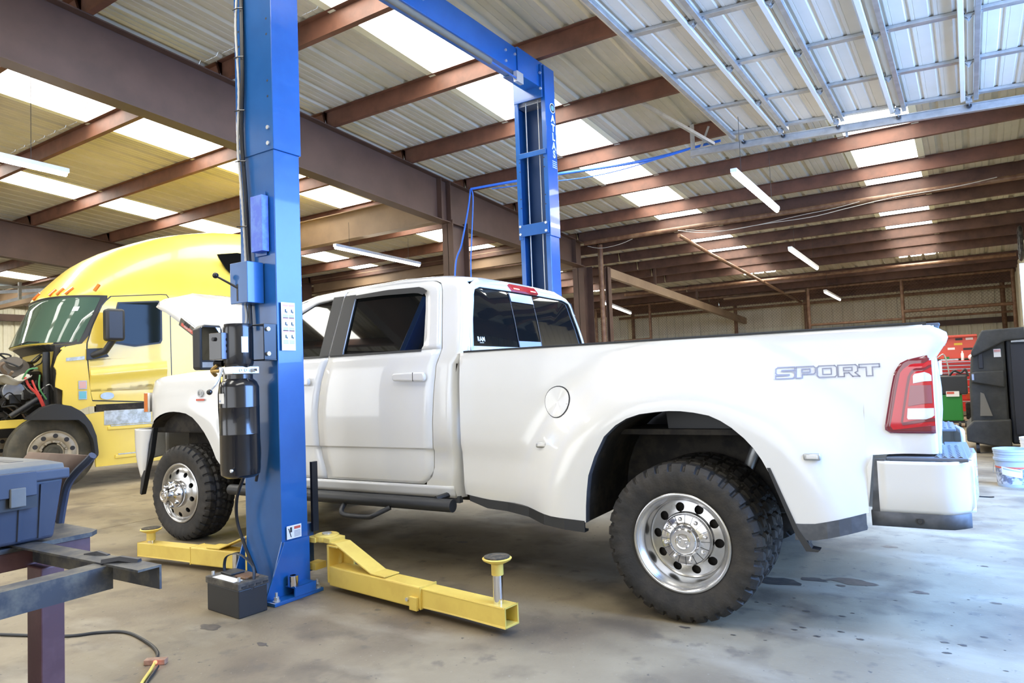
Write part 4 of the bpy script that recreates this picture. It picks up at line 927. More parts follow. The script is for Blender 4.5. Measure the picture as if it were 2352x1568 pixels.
def wheel(x,y,z,front,label=None,out=-1,flip=False,par=None,key={}):
    kk='f' if front else 'r'
    root=bpy.data.objects.new('wheel',None); COL.objects.link(root); root.parent=par or tr; root.location=(x-TX,y,z); root.rotation_euler=(0,random.uniform(0,.6),PI if flip else 0)
    if kk in key:
        for o in key[kk]: c=o.copy(); COL.objects.link(c); c.parent=root
        return root
    L=[]
    ty=tyre_mesh(.405,.265,.245,'tyre').build('tyre',m_tyre,root,smooth=True,ang=32); L.append(ty)
    def cut(mb,name,m,r,cr,n,y0,y1,ph=0,**k_):
        o=mb.build(name,m,root,**k_); c=MB()
        for i in range(n):
            t=2*PI*i/n+ph; c.cyl((math.cos(t)*cr,y0,math.sin(t)*cr),(math.cos(t)*cr,y1,math.sin(t)*cr),r,n=18)
        co=c.build('cutter',m,root); md=o.modifiers.new('b','BOOLEAN'); md.operation='DIFFERENCE'; md.object=co; md.solver='EXACT'; bpy.context.view_layer.update()
        me=bpy.data.meshes.new_from_object(o.evaluated_get(bpy.context.evaluated_depsgraph_get())); o.modifiers.clear(); o.data=me; me.shade_smooth(); me.set_sharp_from_angle(angle=math.radians(35)); bpy.data.objects.remove(co); return o
    if not front:
        lip=[(.250,.022),(.252,.004),(.246,.0),(.238,.002),(.232,.010),(.226,.024),(.212,.034),(.208,.060),(.204,.12),(.200,.145),(.198,.18),(.23,.24),(.25,.24)]
        L.append(MB().lathe(lip,(0,0,0),(0,1,0),64).build('rim',m_alu,root,smooth=True,ang=50))
        disc_=[(.204,.130),(.195,.136),(.180,.134),(.160,.128),(.140,.122),(.134,.105),(.120,.100),(.04,.100),(.04,.118),(.125,.118),(.165,.142),(.188,.150),(.204,.146)]
        L.append(cut(MB().lathe(disc_,(0,0,0),(0,1,0),64,True),'wheel_disc',m_alu,.0235,.163,10,.10,.2,.1))
        L.append(MB().lathe([(0,.175),(.205,.175),(.205,.185),(0,.185)],(0,0,0),(0,1,0),24).build('brake_drum',m_dark,root))
        cap=[(0,.035),(.025,.034),(.060,.036),(.069,.042),(.074,.052),(.077,.070),(.082,.074),(.108,.078),(.126,.083),(.131,.090),(.131,.108),(.0,.108)]
        L.append(MB().lathe(cap,(0,0,0),(0,1,0),48).build('hub_cap',m_chrome,root,smooth=True,ang=30))
        mb=MB()
        for i in range(8):
            t=2*PI*(i+.5)/8; cx_,cz_=math.cos(t)*.107,math.sin(t)*.107
            L.append(MB().lathe([(0,.062),(.008,.064),(.011,.072),(.012,.082)],(cx_,0,cz_),(0,1,0),12).build('lug_nut',m_chrome,root,smooth=True))
        mb=MB()
        for i in range(8):
            t=2*PI*(i)/8; 
            for dt in (-.17,.17): mb.beam((math.cos(t+dt)*.084,.073,math.sin(t+dt)*.084),(math.cos(t+dt)*.127,.082,math.sin(t+dt)*.127),.002,.004,up=(0,1,0))
        L.append(tag(mb.build('cap_groove',m_blk,root),kind='stuff'))
        hy=.034
    else:
        lip=[(.250,.022),(.252,.004),(.246,.0),(.238,.002),(.232,.010),(.228,.022),(.224,.034),(.21,.05),(.20,.10),(.20,.24),(.25,.24)]
        L.append(MB().lathe(lip,(0,0,0),(0,1,0),64).build('rim',m_alu,root,smooth=True,ang=50))
        disc_=[(.226,.030),(.218,.022),(.205,.010),(.180,-.002),(.150,-.010),(.120,-.014),(.05,-.014),(.05,0),(.12,0),(.18,.014),(.205,.024),(.222,.040)]
        L.append(cut(MB().lathe(disc_,(0,0,0),(0,1,0),64,True),'wheel_disc',m_alu,.021,.178,10,-.05,.08,.1))
        L.append(MB().lathe([(0,.05),(.205,.05),(.205,.06),(0,.06)],(0,0,0),(0,1,0),24).build('brake_disc',m_dark,root))
        cap=[(0,-.145),(.030,-.145),(.052,-.142),(.058,-.134),(.062,-.10),(.070,-.085),(.100,-.062),(.112,-.055),(.116,-.045),(.118,-.012),(0,-.012)]
        L.append(MB().lathe(cap,(0,0,0),(0,1,0),48).build('hub_cap',m_chrome,root,smooth=True,ang=30))
        mb=MB()
        for i in range(8):
            t=2*PI*(i+.5)/8; cx_,cz_=math.cos(t)*.098,math.sin(t)*.098
            L.append(MB().lathe([(0,-.092),(.009,-.090),(.012,-.080),(.013,-.05)],(cx_,0,cz_),(0,1,0),12).build('lug_nut',m_chrome,root,smooth=True))
        hy=-.1455
    # embossed head emblem on the cap
    mb=MB(); mb.lathe([(.030,0),(.036,-.002),(.040,0)],(0,hy,0),(0,1,0),24)
    mb.prism([(-.008,.014),(.008,.014),(.012,.002),(.006,-.020),(-.006,-.020),(-.012,.002)],hy-.003,hy,'y')
    for s_ in (-1,1): mb.tube([(s_*.008,hy-.001,.014),(s_*.020,hy-.002,.018),(s_*.026,hy-.002,.006),(s_*.022,hy-.002,-.008),(s_*.015,hy-.002,-.006),(s_*.016,hy-.002,.002)],.004,6)
    L.append(mb.build('cap_emblem',m_chrome,root,smooth=True))
    key[kk]=L; return root
RW=.405
wheel(4.31,0.0,RW,False); wheel(4.31,.31,RW,False); wheel(4.31,2.40,RW,False,flip=True); wheel(4.31,2.09,RW,False,flip=True)
wheel(-.09,.17,RW,True); wheel(-.09,2.23,RW,True,flip=True)
# ================================================================ YELLOW TRUCK TRACTOR (nose towards the near bays, bonnet off)
m_sy = mat('yellow_cab_paint',(.90,.68,.11),.34,coat=.3,col2=(.87,.64,.09),scale=1.2,lo=.4,hi=.7)
m_sglass = mat('cab_glass_green',(.07,.12,.085),.05,spec=.5)
m_treadp = mat('aluminium_step',(.62,.60,.52),.4,.6,col2=(.42,.39,.30),scale=12,lo=.4,hi=.6)
m_stire = mat('road_tyre',(.055,.052,.042),.75,col2=(.10,.09,.065),scale=6,lo=.4,hi=.65)
m_srim = mat('dusty_aluminium_wheel',(.52,.46,.36),.45,.5,col2=(.42,.37,.28),scale=9,lo=.4,hi=.6)
m_amber = mat('orange_marker_lens',(.75,.20,.03),.25,coat=.6)
SA=math.radians(79.1)
st = thing('truck_tractor','yellow high-roof truck tractor with its bonnet off and engine exposed','truck',(-4.57,.94,0),SA)
def SB(mb,name,m,par=None,**k):
    if k.get('solid') and 'out' not in k: k['out']=(0,-1,0)
    return mb.build(name,m,par or st,**k)
def acz(z): return ip(z,[1.0,1.9,1.97,2.6,2.66,2.8,2.97,3.17,3.35,3.48,3.68,3.80,3.91,3.97],[.10,.02,-.22,.04,.02,.13,.28,.47,.72,.98,1.45,1.85,2.35,2.9])
def hwz(z): return ip(z,[1.0,2.5,2.75,3.0,3.3,3.6,3.8,3.9,3.97],[1.19,1.18,1.15,1.10,1.00,.84,.66,.50,.22])
def cabp(phi,z):      # phi 0 nose centre .. pi/2 corner .. then straight side to pi/2+1
    a0=acz(z); hw=hwz(z); D=ip(z,[1.0,1.9,1.97,2.6,2.9,3.3,3.9],[.10,.15,.78,.80,.95,1.3,1.2]); s_=1 if phi>=0 else -1; p=abs(phi)
    if p<=PI/2: return (a0+D*(1-max(0,math.cos(p))**.72), 1.22-s_*hw*math.sin(p)**.78, z)
    t=(p-PI/2); aa=a0+D; return (aa+(3.6-aa)*t, 1.22-s_*hw*1.0, z)
ph=[-PI/2-1,-PI/2-.5,-PI/2-.15]+[-PI/2*i/14 for i in range(14,0,-1)]+[0]+[PI/2*i/14 for i in range(1,15)]+[PI/2+.05,PI/2+.15,PI/2+.3,PI/2+.5,PI/2+.75,PI/2+1]
zr=[1.10,1.3,1.5,1.7,1.9,1.94,1.97,2.1,2.25,2.4,2.52,2.6,2.64,2.7,2.8,2.9,3.0,3.1,3.2,3.3,3.4,3.5,3.6,3.7,3.78,3.85,3.91,3.95,3.97]
mb=MB(); mb.grid(lambda p_,z:cabp(p_,z),ph,zr); tp=[cabp(p_,3.97) for p_ in ph]; 
mb.grid(lambda p_,t:((lambda q:(q[0],1.22+(q[1]-1.22)*t,3.97+.012*(1-t)))(cabp(p_,3.97))),ph,(1,.5,0))
SB(mb,'cab_shell',m_sy,smooth=True,ang=45)
SB(MB().box(3.3,3.6,.05,2.39,1.1,3.9),'cab_rear_wall',m_sy)
def onc(p_,z,d): 
    q=Vector(cabp(p_,z)); r=(q-Vector((1.2,1.22,q.z))).normalized(); return tuple(q+r*d)
# windscreen with rubber surround
SB(MB().grid(lambda p_,z:onc(p_,z,.008),[-1.45+2.90*i/24 for i in range(25)],[1.955,2.1,2.3,2.5,2.60,2.645]),'windscreen_seal',m_blk,smooth=True)
SB(MB().grid(lambda p_,z:onc(p_,z,.014),[-1.36+2.72*i/24 for i in range(25)],[1.985,2.1,2.3,2.5,2.59,2.615]),'windscreen',m_sglass,smooth=True)
SB(MB().grid(lambda p_,z:onc(p_,z,.014),[-1.5+3.0*i/24 for i in range(25)],[1.87,1.95]),'cowl_edge',m_blk,solid=.10)
SB(MB().tube([onc(.2,1.99,.03),onc(.45,2.02,.03),onc(.7,2.0,.03)],.008,6),'wiper',m_blk)
for p_ in (-.9,-.62,.0,.45,.62,.80): 
    q=onc(p_,2.67,.012); q2=onc(p_+.03,2.76,.012); SB(MB().tube([q,q2],.02,8),'roof_marker_lamp',m_amber,smooth=True)
SB(MB().tube([(.50,.045,2.70),(.56,.05,2.79)],.024,8),'roof_marker_lamp',m_amber,smooth=True)
# sticker on the windscreen
q=[onc(1.02,2.42,.018),onc(1.12,2.42,.018),onc(1.12,2.48,.018),onc(1.02,2.48,.018)]
mb=MB(); mb._add(q,[(0,1,2,3)]); SB(mb,'windscreen_sticker',m_paper)
# left side: flat door skin proud of the shell
def side(poly,b,name,m,par=None,n=10,**k):
    o=SB(patch(poly,lambda x,z:b+max(0,z-2.55)*.10,0,n),name,m,par,smooth=False,**k); return o
dr=side([(.47,1.13),(.43,1.32),(.41,1.75),(.40,1.95),(.47,2.20),(.60,2.52),(.72,2.64),(.85,2.68),(1.44,2.69),(1.48,2.65),(1.49,1.40),(1.45,1.20),(1.40,1.12)],.012,'cab_door',m_sy,n=24,solid=.03)
side([(.455,1.115),(.415,1.32),(.395,1.75),(.385,1.95),(.455,2.205),(.588,2.53),(.71,2.655),(.84,2.695),(1.45,2.705),(1.495,2.66),(1.505,1.40),(1.465,1.18),(1.41,1.105)],.022,'door_seal',m_blk,n=24)
side([(.70,1.93),(.73,2.35),(.78,2.56),(.82,2.58),(1.33,2.60),(1.37,2.55),(1.37,2.0),(1.33,1.95),(1.0,1.92)],.003,'window_seal',m_blk,dr,14)
side([(.725,1.955),(.755,2.35),(.80,2.54),(.84,2.56),(1.31,2.575),(1.345,2.53),(1.345,2.02),(1.31,1.97),(1.0,1.945)],-.002,'window_glass',mat('dark_cab_glass',(.012,.016,.014),.05,spec=.12),dr,14)
SB(MB().grid(lambda x,z:(x,.012-.028*math.exp(-((z-1.52-.08*(x-.4))/.06)**2),z),[.43+.1*i for i in range(11)],[1.30+.035*i for i in range(14)]),'door_crease',m_sy,dr,smooth=True)
ov=MB(); n=24; ov._add([(.63,-.0175,1.235)]+[(.63+.085*math.cos(2*PI*i/n),-.0175,1.235+.05*math.sin(2*PI*i/n)) for i in range(n)],[(0,i+1,(i+1)%n+1) for i in range(n)]); SB(ov,'door_decal',m_galv,dr)
side([(2.26,3.40),(2.40,3.17),(2.56,3.02),(3.3,3.02),(3.3,3.42),(2.6,3.46),(2.35,3.45)],.075,'sleeper_window',m_glass,n=8,solid=.02)
# cowl side, front of door
side([(.10,1.14),(.11,1.33),(.02,1.38),(.04,1.60),(.0,1.63),(.05,1.80),(.14,1.92),(.38,1.97),(.395,1.70),(.43,1.30),(.46,1.12),(.30,1.06),(.14,1.10)],.008,'cowl_side',m_sy,n=20,solid=.04)
for z0,m__ in ((1.34,mat('pink_label',(.70,.42,.40),.5)),(1.20,mat('blue_label',(.16,.50,.62),.5))):
    o=SB(MB().box(.285,.385,-.003,.004,z0,z0+.115),'side_label_border',m_galv); SB(MB().box(.295,.375,-.005,0,z0+.01,z0+.105),'side_label',m__,o)
side([(.14,1.72),(.36,1.735),(.36,1.79),(.14,1.775)],-.001,'torn_strip',m_treadp,n=3)
# lower skirt with wheel opening, steps
side([(.24,1.015),(.36,.99),(.43,.80),(.475,.60),(.49,.27),(3.4,.27),(3.4,1.02),(.6,1.02)],.0,'side_skirt',m_sy,n=24,solid=.05)
SB(MB().box(.5,3.4,.03,.10,1.02,1.12),'skirt_gap',m_dark)
for z0,x0 in ((.78,.63),(.38,.72)):
    o=SB(MB().box(x0,3.0,-.02,.10,z0-.02,z0+.03),'step_ledge',m_sy,bevel=.01)
    SB(MB().box(x0+.04,2.9,-.022,.09,z0+.03,z0+.045),'step_tread_plate',m_treadp,o)
SB(MB().box(.59,1.2,-.006,.0,.83,1.03),'kick_plate',m_treadp,bevel=.004)
side([(-.33,.95),(-.30,1.0),(-.15,1.12),(.0,1.16),(.15,1.13),(.30,1.03),(.40,.88),(.46,.70),(.485,.45),(.45,.40),(.42,.65),(.33,.85),(.18,1.0),(.0,1.06),(-.18,1.02)],.10,'wheel_arch_liner',m_blk,n=20,solid=.25,soff=1)
# mirror
mo_=SB(MB().tube([(.46,-.0,1.80),(.58,-.12,1.85),(.66,-.24,2.02)],.045,10),'mirror_arm',m_blk,smooth=True)
SB(MB().prism([(.38,1.73),(.66,1.78),(.58,1.90),(.38,1.89)],-.02,.0,'y'),'mirror_base',m_blk,mo_,bevel=.006)
SB(MB().box(.53,.77,-.36,-.18,1.98,2.42),'mirror_housing',m_blk,mo_,bevel=.04,bseg=3,smooth=True)
SB(MB().box(.60,.80,2.62,2.80,1.98,2.42),'mirror_housing',m_blk,bevel=.04,bseg=3,smooth=True); SB(MB().box(.5,.56,2.40,2.64,1.95,2.0),'mirror_arm',m_blk)
# wheels
def truckwheel(a,b,dual=False,key=[]):
    root=bpy.data.objects.new('wheel',None); COL.objects.link(root); root.parent=st; root.location=(a,b,.51)
    if key:
        for o in key: c=o.copy(); COL.objects.link(c); c.parent=root
        return
    pr=[(.285,.03),(.30,.012),(.33,.0),(.40,-.012),(.45,-.008),(.485,.006),(.502,.024),(.508,.03),(.508,.075),(.498,.08),(.498,.09),(.510,.095),(.510,.14),(.5,.145),(.5,.155),(.510,.16),(.510,.20),(.498,.205),(.498,.215),(.508,.22),(.508,.262),(.485,.285),(.40,.30),(.285,.27)]
    key.append(MB().lathe(pr,(0,0,0),(0,1,0),72).build('tyre',m_stire,root,smooth=True,ang=35))
    o=MB().lathe([(.295,.02),(.297,.006),(.288,.0),(.280,.004),(.272,.014),(.262,.016),(.235,.006),(.19,.012),(.165,.030),(.135,.030),(.13,.05),(.25,.06),(.285,.06)],(0,0,0),(0,1,0),72).build('wheel_disc',m_srim,root,smooth=True,ang=35); key.append(o)
    for i in range(10):
        t=2*PI*i/10+.2; c=Vector((math.cos(t)*.225,.002,math.sin(t)*.225)); key.append(MB().lathe([(.0,.0),(.026,.0),(.030,.003)],c,(0,1,0),16).build('hand_hole',m_ink,root))
    for i in range(10):
        t=2*PI*(i+.5)/10; key.append(MB().lathe([(0,-.03),(.012,-.028),(.018,-.01),(.020,.02)],(math.cos(t)*.150,.012,math.sin(t)*.150),(0,1,0),10).build('lug_nut',m_srim,root,smooth=True))
    key.append(MB().lathe([(0,-.02),(.05,-.018),(.07,-.005),(.075,.0),(.078,.012),(.10,.016),(.112,.02),(.115,.04)],(0,0,0),(0,1,0),36).build('hub',m_stire,root,smooth=True,ang=30))
truckwheel(0,.04); truckwheel(3.9,.04); truckwheel(5.2,.04)
for bb in (2.1,): truckwheel(0,bb); truckwheel(3.9,bb); truckwheel(5.2,bb)
# frame and engine
for b in (.78,1.62): SB(MB().box(-1.3,6,b-.05,b+.05,.72,.95),'frame_rail',m_dark,bevel=.01)
SB(MB().box(-1.25,.0,.30,.42,.86,.97),'bumper_mount',m_sy,bevel=.01)
SB(MB().box(-1.15,-.95,.55,1.9,.75,1.75),'radiator',m_dark,bevel=.02)
SB(MB().box(-.85,.05,.85,1.55,.95,1.62),'engine_block',m_dark,bevel=.04); SB(MB().box(-.80,-.02,.95,1.45,1.62,1.74),'valve_cover',m_blk,bevel=.04)
SB(MB().box(.06,.11,.10,2.34,1.05,1.92),'firewall',m_dark)
SB(MB().cyl((-.02,.30,1.10),(-.02,.30,1.86),.045,n=12),'cowl_post',m_blk,smooth=True)
SB(MB().cyl((-.35,.50,1.35),(-.35,.66,1.35),.13,n=20).cyl((-.62,.55,1.20),(-.62,.70,1.20),.10,n=18),'alternator',m_galv,bevel=.01)
SB(MB().lathe([(0,0),(.16,.0),(.18,.03),(.18,.12),(.10,.16),(.09,.22),(0,.22)],(-.35,.60,1.60),(0,-.6,.5),24),'turbo_housing',mat('cast_iron',(.10,.085,.07),.7),smooth=True)
rnd=random.Random(3)
mh_=[mat('hose_black',(.02,.02,.02),.5),mat('hose_brown',(.16,.11,.07),.6),mat('hose_red',(.55,.05,.04),.5),mat('hose_green',(.08,.28,.10),.5),m_galv]
for i in range(46):
    a0=rnd.uniform(-.95,0); b0=rnd.uniform(.18,.8); z0=rnd.uniform(.98,1.75); pts=[(a0,b0,z0)]
    for k in range(4): pts.append((pts[-1][0]+rnd.uniform(-.16,.16),max(.14,pts[-1][1]+rnd.uniform(-.10,.10)),min(1.85,max(.98,pts[-1][2]+rnd.uniform(-.13,.13)))))
    SB(MB().tube(bez(pts,5),rnd.choice([.008,.012,.018,.024]),7),'engine_hose',mh_[0 if i%4 else (1 if i%8 else 4)],smooth=True)
SB(MB().tube(bez([(-.28,.20,1.52),(-.24,.16,1.40),(-.15,.15,1.28),(-.08,.16,1.10)]),.016,8),'engine_hose',mh_[2],smooth=True)
SB(MB().tube(bez([(-.20,.22,1.48),(-.17,.16,1.36),(-.12,.15,1.25),(-.07,.17,1.12)]),.014,8),'engine_hose',mh_[2],smooth=True)
SB(MB().tube(bez([(-.30,.24,1.50),(-.24,.20,1.62),(-.14,.20,1.64)]),.012,8),'engine_hose',mh_[3],smooth=True)
SB(MB().tube(bez([(-.12,.18,1.55),(-.13,.16,1.38),(-.05,.16,1.22)]),.010,8),'engine_hose',mh_[3],smooth=True)
SB(MB().cyl((-.45,.18,1.02),(-.14,.18,1.24),.032,n=12).cyl((-.16,.18,1.225),(-.06,.18,1.30),.016,n=8),'damper_strut',m_blk,smooth=True)
for i in range(14):
    a0=rnd.uniform(-.95,-.05); b0=rnd.uniform(.35,.8); z0=rnd.uniform(.98,1.55); s0=rnd.uniform(.05,.13)
    SB(MB().box(a0,a0+s0,b0,b0+s0,z0,z0+s0*rnd.uniform(.6,1.6)),'engine_bracket',rnd.choice([m_dark,m_blk,m_galv if i%5==0 else m_dark]),bevel=.01)
cr_=thing('rag','crumpled white rag lying over the exposed truck engine','cloth',(0,0,0)); cr_.parent=None
R2=Matrix.Rotation(SA,4,'Z'); cr_.matrix_world=Matrix.Translation((-4.57,.94,0))@R2
MB().grid(lambda u,v:(-.62+u,.12+v*.9,1.50+.05*math.sin(u*17+v*9)+.03*math.sin(v*31+u*5)),[.05*i for i in range(9)],[.05*i for i in range(7)]).build('cloth',mat('dirty_rag',(.55,.53,.46),.9),cr_,smooth=True,solid=.006)
# ================================================================ OVERHEAD DOOR
m_door = mat('door_section_white',(.80,.73,.62),.45,col2=(.75,.68,.56),scale=2,lo=.4,hi=.7)
od = thing('overhead_door','white ribbed sectional door rolled up flat under the roof','overhead door',(3.2,5.6,4.25))
DO=Matrix.Translation((-3.2,-5.6,-4.25))
def D(mb,name,m,par=None,**k): o=mb.build(name,m,par or od,**k); o.data.transform(DO); return o
dz=lambda x: 4.30-.055*(x-3.2)
DY0,DY1=-.70,5.56
xsj=[3.165,3.80,4.43,5.07,5.75,6.38,7.0]
for x0,x1 in zip(xsj[:-1],xsj[1:]):
    W=x1-x0; pts=[(0,-.03),(.0,0)]
    for k in range(4):
        s=.02+k*.155*W/.63*1.0
        pts += [(s,0),(s+.045,0),(s+.055,.014),(s+.080,.014),(s+.090,0),(s+.112,0),(s+.116,.004),(s+.120,0)]
    pts=[p for p in pts if p[0]<W-.01]+[(W-.004,0),(W-.004,-.03)]
    sec=D(MB().grid(lambda i,y:(x0+pts[i][0],y,dz(x0+pts[i][0])+pts[i][1]),range(len(pts)),(DY0,DY1)),'door_section',m_door,solid=.003)
    D(MB().beam((x0+.015,DY0,dz(x0)-.02),(x0+.015,DY1,dz(x0)-.02),.05,.03),'section_rail',m_door,sec)
    if x0<6.9:
        for s_ in ((.055,) if x0<3.5 else (-.055,.065)):
            D(MB().beam((x0+s_,DY0,dz(x0)-.055),(x0+s_,DY1+.04,dz(x0)-.055),.045,.035),'strut',m_galv if s_>0 else m_door,sec,bevel=.004)
    for y in (-.65,.10,1.18,2.27,3.37,4.47,5.50):
        D(MB().beam((x0+.03,y,dz(x0+.03)-.018),(x1-.02,y,dz(x1)-.018),.075,.03),'stile',m_galv,sec,bevel=.003)
        if x0>3.3 and y>0:
            hz=dz(x0)-.045
            D(MB().box(x0-.07,x0+.10,y-.02,y+.02,hz-.004,hz+.004).cyl((x0,y-.035,hz-.012),(x0,y+.035,hz-.012),.010,n=8).prism([(x0-.03,hz-.004),(x0+.03,hz-.004),(x0,hz-.045)],y-.03,y-.026,'y').prism([(x0-.03,hz-.004),(x0+.03,hz-.004),(x0,hz-.045)],y+.026,y+.03,'y'),'hinge',m_galv,sec)
    if x0>3.3 or True:
        xr=x0+ (.15 if x0<3.3 else 0); hz=dz(xr)-.10
        D(MB().box(xr-.03,xr+.03,5.55,5.575,hz,hz+.06).cyl((xr,5.56,hz),(xr,5.68,hz),.006,n=6),'roller_bracket',m_galv,sec)
        D(MB().lathe([(0,0),(.026,0),(.026,.012),(0,.012)],(xr,5.665,hz),(0,1,0),16),'roller',m_blk,sec)
tk=thing('door_track','long galvanised door track with its end hanger near the blue hoses','door track',(2.6,5.7,4.2))
def T(mb,name,m,**k): o=mb.build(name,m,tk,**k); o.data.transform(Matrix.Translation((-2.6,-5.7,-4.2))); return o
a_=Vector((2.60,5.70,4.195)); b_=Vector((7.1,5.70,3.965))
T(MB().beam(a_,b_,.004,.09),'track_web',m_galv); T(MB().beam(a_+Vector((0,-.03,-.045)),b_+Vector((0,-.03,-.045)),.06,.006),'track_lip',m_galv); T(MB().beam(a_+Vector((0,-.02,.045)),b_+Vector((0,-.02,.045)),.05,.006),'track_lip',m_galv)
T(MB().box(2.60,2.66,5.72,5.724,4.14,4.60),'hanger_angle',m_galv); T(MB().beam((2.70,5.72,4.16),(2.86,5.72,4.52),.03,.004,up=(0,1,0)),'hanger_brace',m_galv)
T(MB().beam((2.92,5.70,4.26),(2.36,4.55,4.62),.04,.04),'sway_brace',m_galv)
for x in (4.5,6.3): T(MB().box(x,x+.03,5.715,5.72,4.0,4.7),'hanger_angle',m_galv)
t2=thing('door_track','second galvanised door track above the camera at the near edge of the raised door','door track',(2.6,-.85,4.2)); 
for c in list(tk.children)[:4]: dupm(c,t2)
# ================================================================ AIR HOSES AND CABLES
m_hb=mat('blue_air_hose',(.02,.13,.55),.4)
hs=thing('air_hose','blue air hoses sagging from the door track to the header column','hose',(1,5.7,4.2))
def H(pts,r,name='hose',m=m_hb): o=MB().tube(bez(pts,8),r,7).build(name,m,hs,smooth=True); o.data.transform(Matrix.Translation((-1,-5.7,-4.2))); return o
H([(3.0,5.74,4.30),(2.6,5.74,4.28),(2.07,5.7,4.23),(1.33,5.7,4.26),(.57,5.7,4.31),(-.15,5.45,4.27),(-.70,5.15,4.20)],.018)
H([(2.9,5.76,4.31),(2.1,5.74,4.26),(1.33,5.72,4.27),(.57,5.72,4.33),(-.15,5.45,4.28),(-.70,5.15,4.205)],.014)
H([(2.3,5.68,4.23),(1.6,5.68,4.17),(1.0,5.68,4.17),(.3,5.5,4.18),(-.4,5.3,4.18)],.008)
H([(-.70,5.15,4.20),(-.76,5.15,3.90),(-.91,5.15,3.37),(-1.06,5.15,2.93),(-1.1,5.15,1.3)],.014); H([(-.70,5.15,4.20),(-.66,5.15,4.05),(-.72,5.15,3.35),(-.75,5.15,2.89),(-.76,5.15,1.2)],.010)
wc=thing('loose_cable','thin white cables drooping across the dark rear roof','cable',(3,9.9,3.9))
m_wc=mat('white_cable',(.55,.52,.45),.5)
for pts,r in (([(1.05,9.45,3.96),(1.67,9.45,3.83),(2.67,9.45,3.84),(3.44,9.45,3.84),(4.03,9.45,3.90),(4.69,9.45,3.96),(5.53,9.45,3.98),(6.1,9.45,4.03)],.006),([(1.2,9.46,3.95),(1.9,9.46,3.83),(2.5,9.46,3.84),(3.28,9.46,3.90),(3.8,9.46,3.93),(4.2,9.46,3.98)],.005),([(-.9,9.46,3.92),(-.6,9.46,3.84),(-.2,9.46,3.86),(.1,9.46,3.93)],.005)):
    o=MB().tube(bez(pts,8),r,6).build('cable',m_wc,wc); o.data.transform(Matrix.Translation((-3,-9.9,-3.9)))
# ================================================================ REAR FENCE
fn=thing('chain_link_fence','rusty pipe and chain-link fence across the far end of the shop','fence',(1,18,0))
def F(mb,name,m,**k): o=mb.build(name,m,fn,**k); o.data.transform(Matrix.Translation((-1,-18,0))); return o
for x in (-5.0,-3.05,1.79,4.16,6.60): F(MB().cyl((x,18,0),(x,18,3.48),.045,n=12),'fence_post',m_pipe,smooth=True)
F(MB().cyl((-5.0,18,3.47),(6.62,18,3.47),.038,n=10),'fence_rail',m_pipe,smooth=True); F(MB().cyl((1.79,18,2.42),(4.16,18,2.42),.035,n=10),'fence_rail',m_pipe,smooth=True)
F(MB().cyl((4.16,18,2.62),(6.62,18,2.62),.045,n=10),'fence_rail',m_pipe,smooth=True); F(MB().cyl((-5,18,2.30),(-3.05,18,2.33),.04,n=10),'fence_rail',m_pipe,smooth=True)
F(MB().cyl((4.16,18.3,2.44),(6.62,18.3,2.44),.03,n=10),'fence_rail',m_pipe,smooth=True)
F(MB().cyl((-.6,17.9,3.40),(1.75,17.9,3.42),.04,n=10),'spare_tube',m_raf2,smooth=True)
mb=MB(); z0_,z1_=2.42,3.46; H_=z1_-z0_; x=-5-H_
def dwire(a,b):
    a=Vector(a); b=Vector(b); u,v,_=axes(b-a); r=.0028; mb._add([p+(u*math.cos(t)+v*math.sin(t))*r for p in (a,b) for t in (0,2.1,4.2)],[(0,1,4,3),(1,2,5,4),(2,0,3,5)])
while x<6.6:
    for s_ in (1,-1):
        xa,xb=(x,x+H_) if s_>0 else (x+H_,x); za,zb_=z0_,z1_
        lo_,hi_=-5.0,6.6; p,q=(xa,za),(xb,zb_)
        def cl_(p,q,lim,side):
            if (p[0]-lim)*side<0 and (q[0]-lim)*side<0: return None
            if (p[0]-lim)*side<0: t=(lim-p[0])/(q[0]-p[0]); p=(lim,p[1]+(q[1]-p[1])*t)
            if (q[0]-lim)*side<0: t=(lim-p[0])/(q[0]-p[0]); q=(lim,p[1]+(q[1]-p[1])*t)
            return p,q
        r_=cl_(p,q,lo_,1); r_= r_ and cl_(r_[0],r_[1],hi_,-1)
        if r_: dwire((r_[0][0],18+.01*s_,r_[0][1]),(r_[1][0],18+.01*s_,r_[1][1]))
    x+=.085
tag(F(mb,'chain_mesh',m_pipe),kind='stuff')
# ================================================================ RIGHT REAR
m_redp=mat('red_tool_chest',(.55,.03,.02),.35); m_redl=mat('red_lid',(.62,.10,.06),.4); m_greenm=mat('green_machine',(.02,.22,.035),.35); m_pl=mat('black_polyethylene',(.030,.030,.026),.6,col2=(.06,.058,.05),scale=4,lo=.4,hi=.7,bump=.1,bscale=80)
t=thing('tool_chest','red rolling tool chest with open lid and slim drawers behind the tailgate','tool chest',(5.05,15,0))
MB().box(-.75,.66,.0,.55,.12,1.25).build('cabinet_body',m_redp,t,bevel=.01)
lid=MB().box(-.75,.70,.50,.56,1.30,1.82).box(-.75,.70,.42,.56,1.78,1.83).build('open_lid',m_redl,t,bevel=.008)
for i,z in enumerate((1.16,1.08,1.00,.86,.70,.54,.38,.22)):
    h=.07 if i<3 else .13; d=MB().box(-.70,.60,-.015,.0,z,z+h).build('drawer',m_redp,t,bevel=.004); MB().box(-.70,.60,-.03,-.015,z+h-.018,z+h).build('drawer_pull',m_galv,d)
for x,z,w_,m__ in ((.02,1.70,.10,m_ink),(.28,1.71,.14,m_ink),(.48,1.71,.14,m_paper),(.0,1.60,.08,m_bluep),(.25,1.60,.16,mat('yellow_print',(.7,.5,.05),.5)),(.12,1.50,.14,m_paper),(.42,1.48,.18,m_ink)):
    MB().box(x,x+w_,.495,.50,z,z+.05).build('lid_sticker',m__,lid)
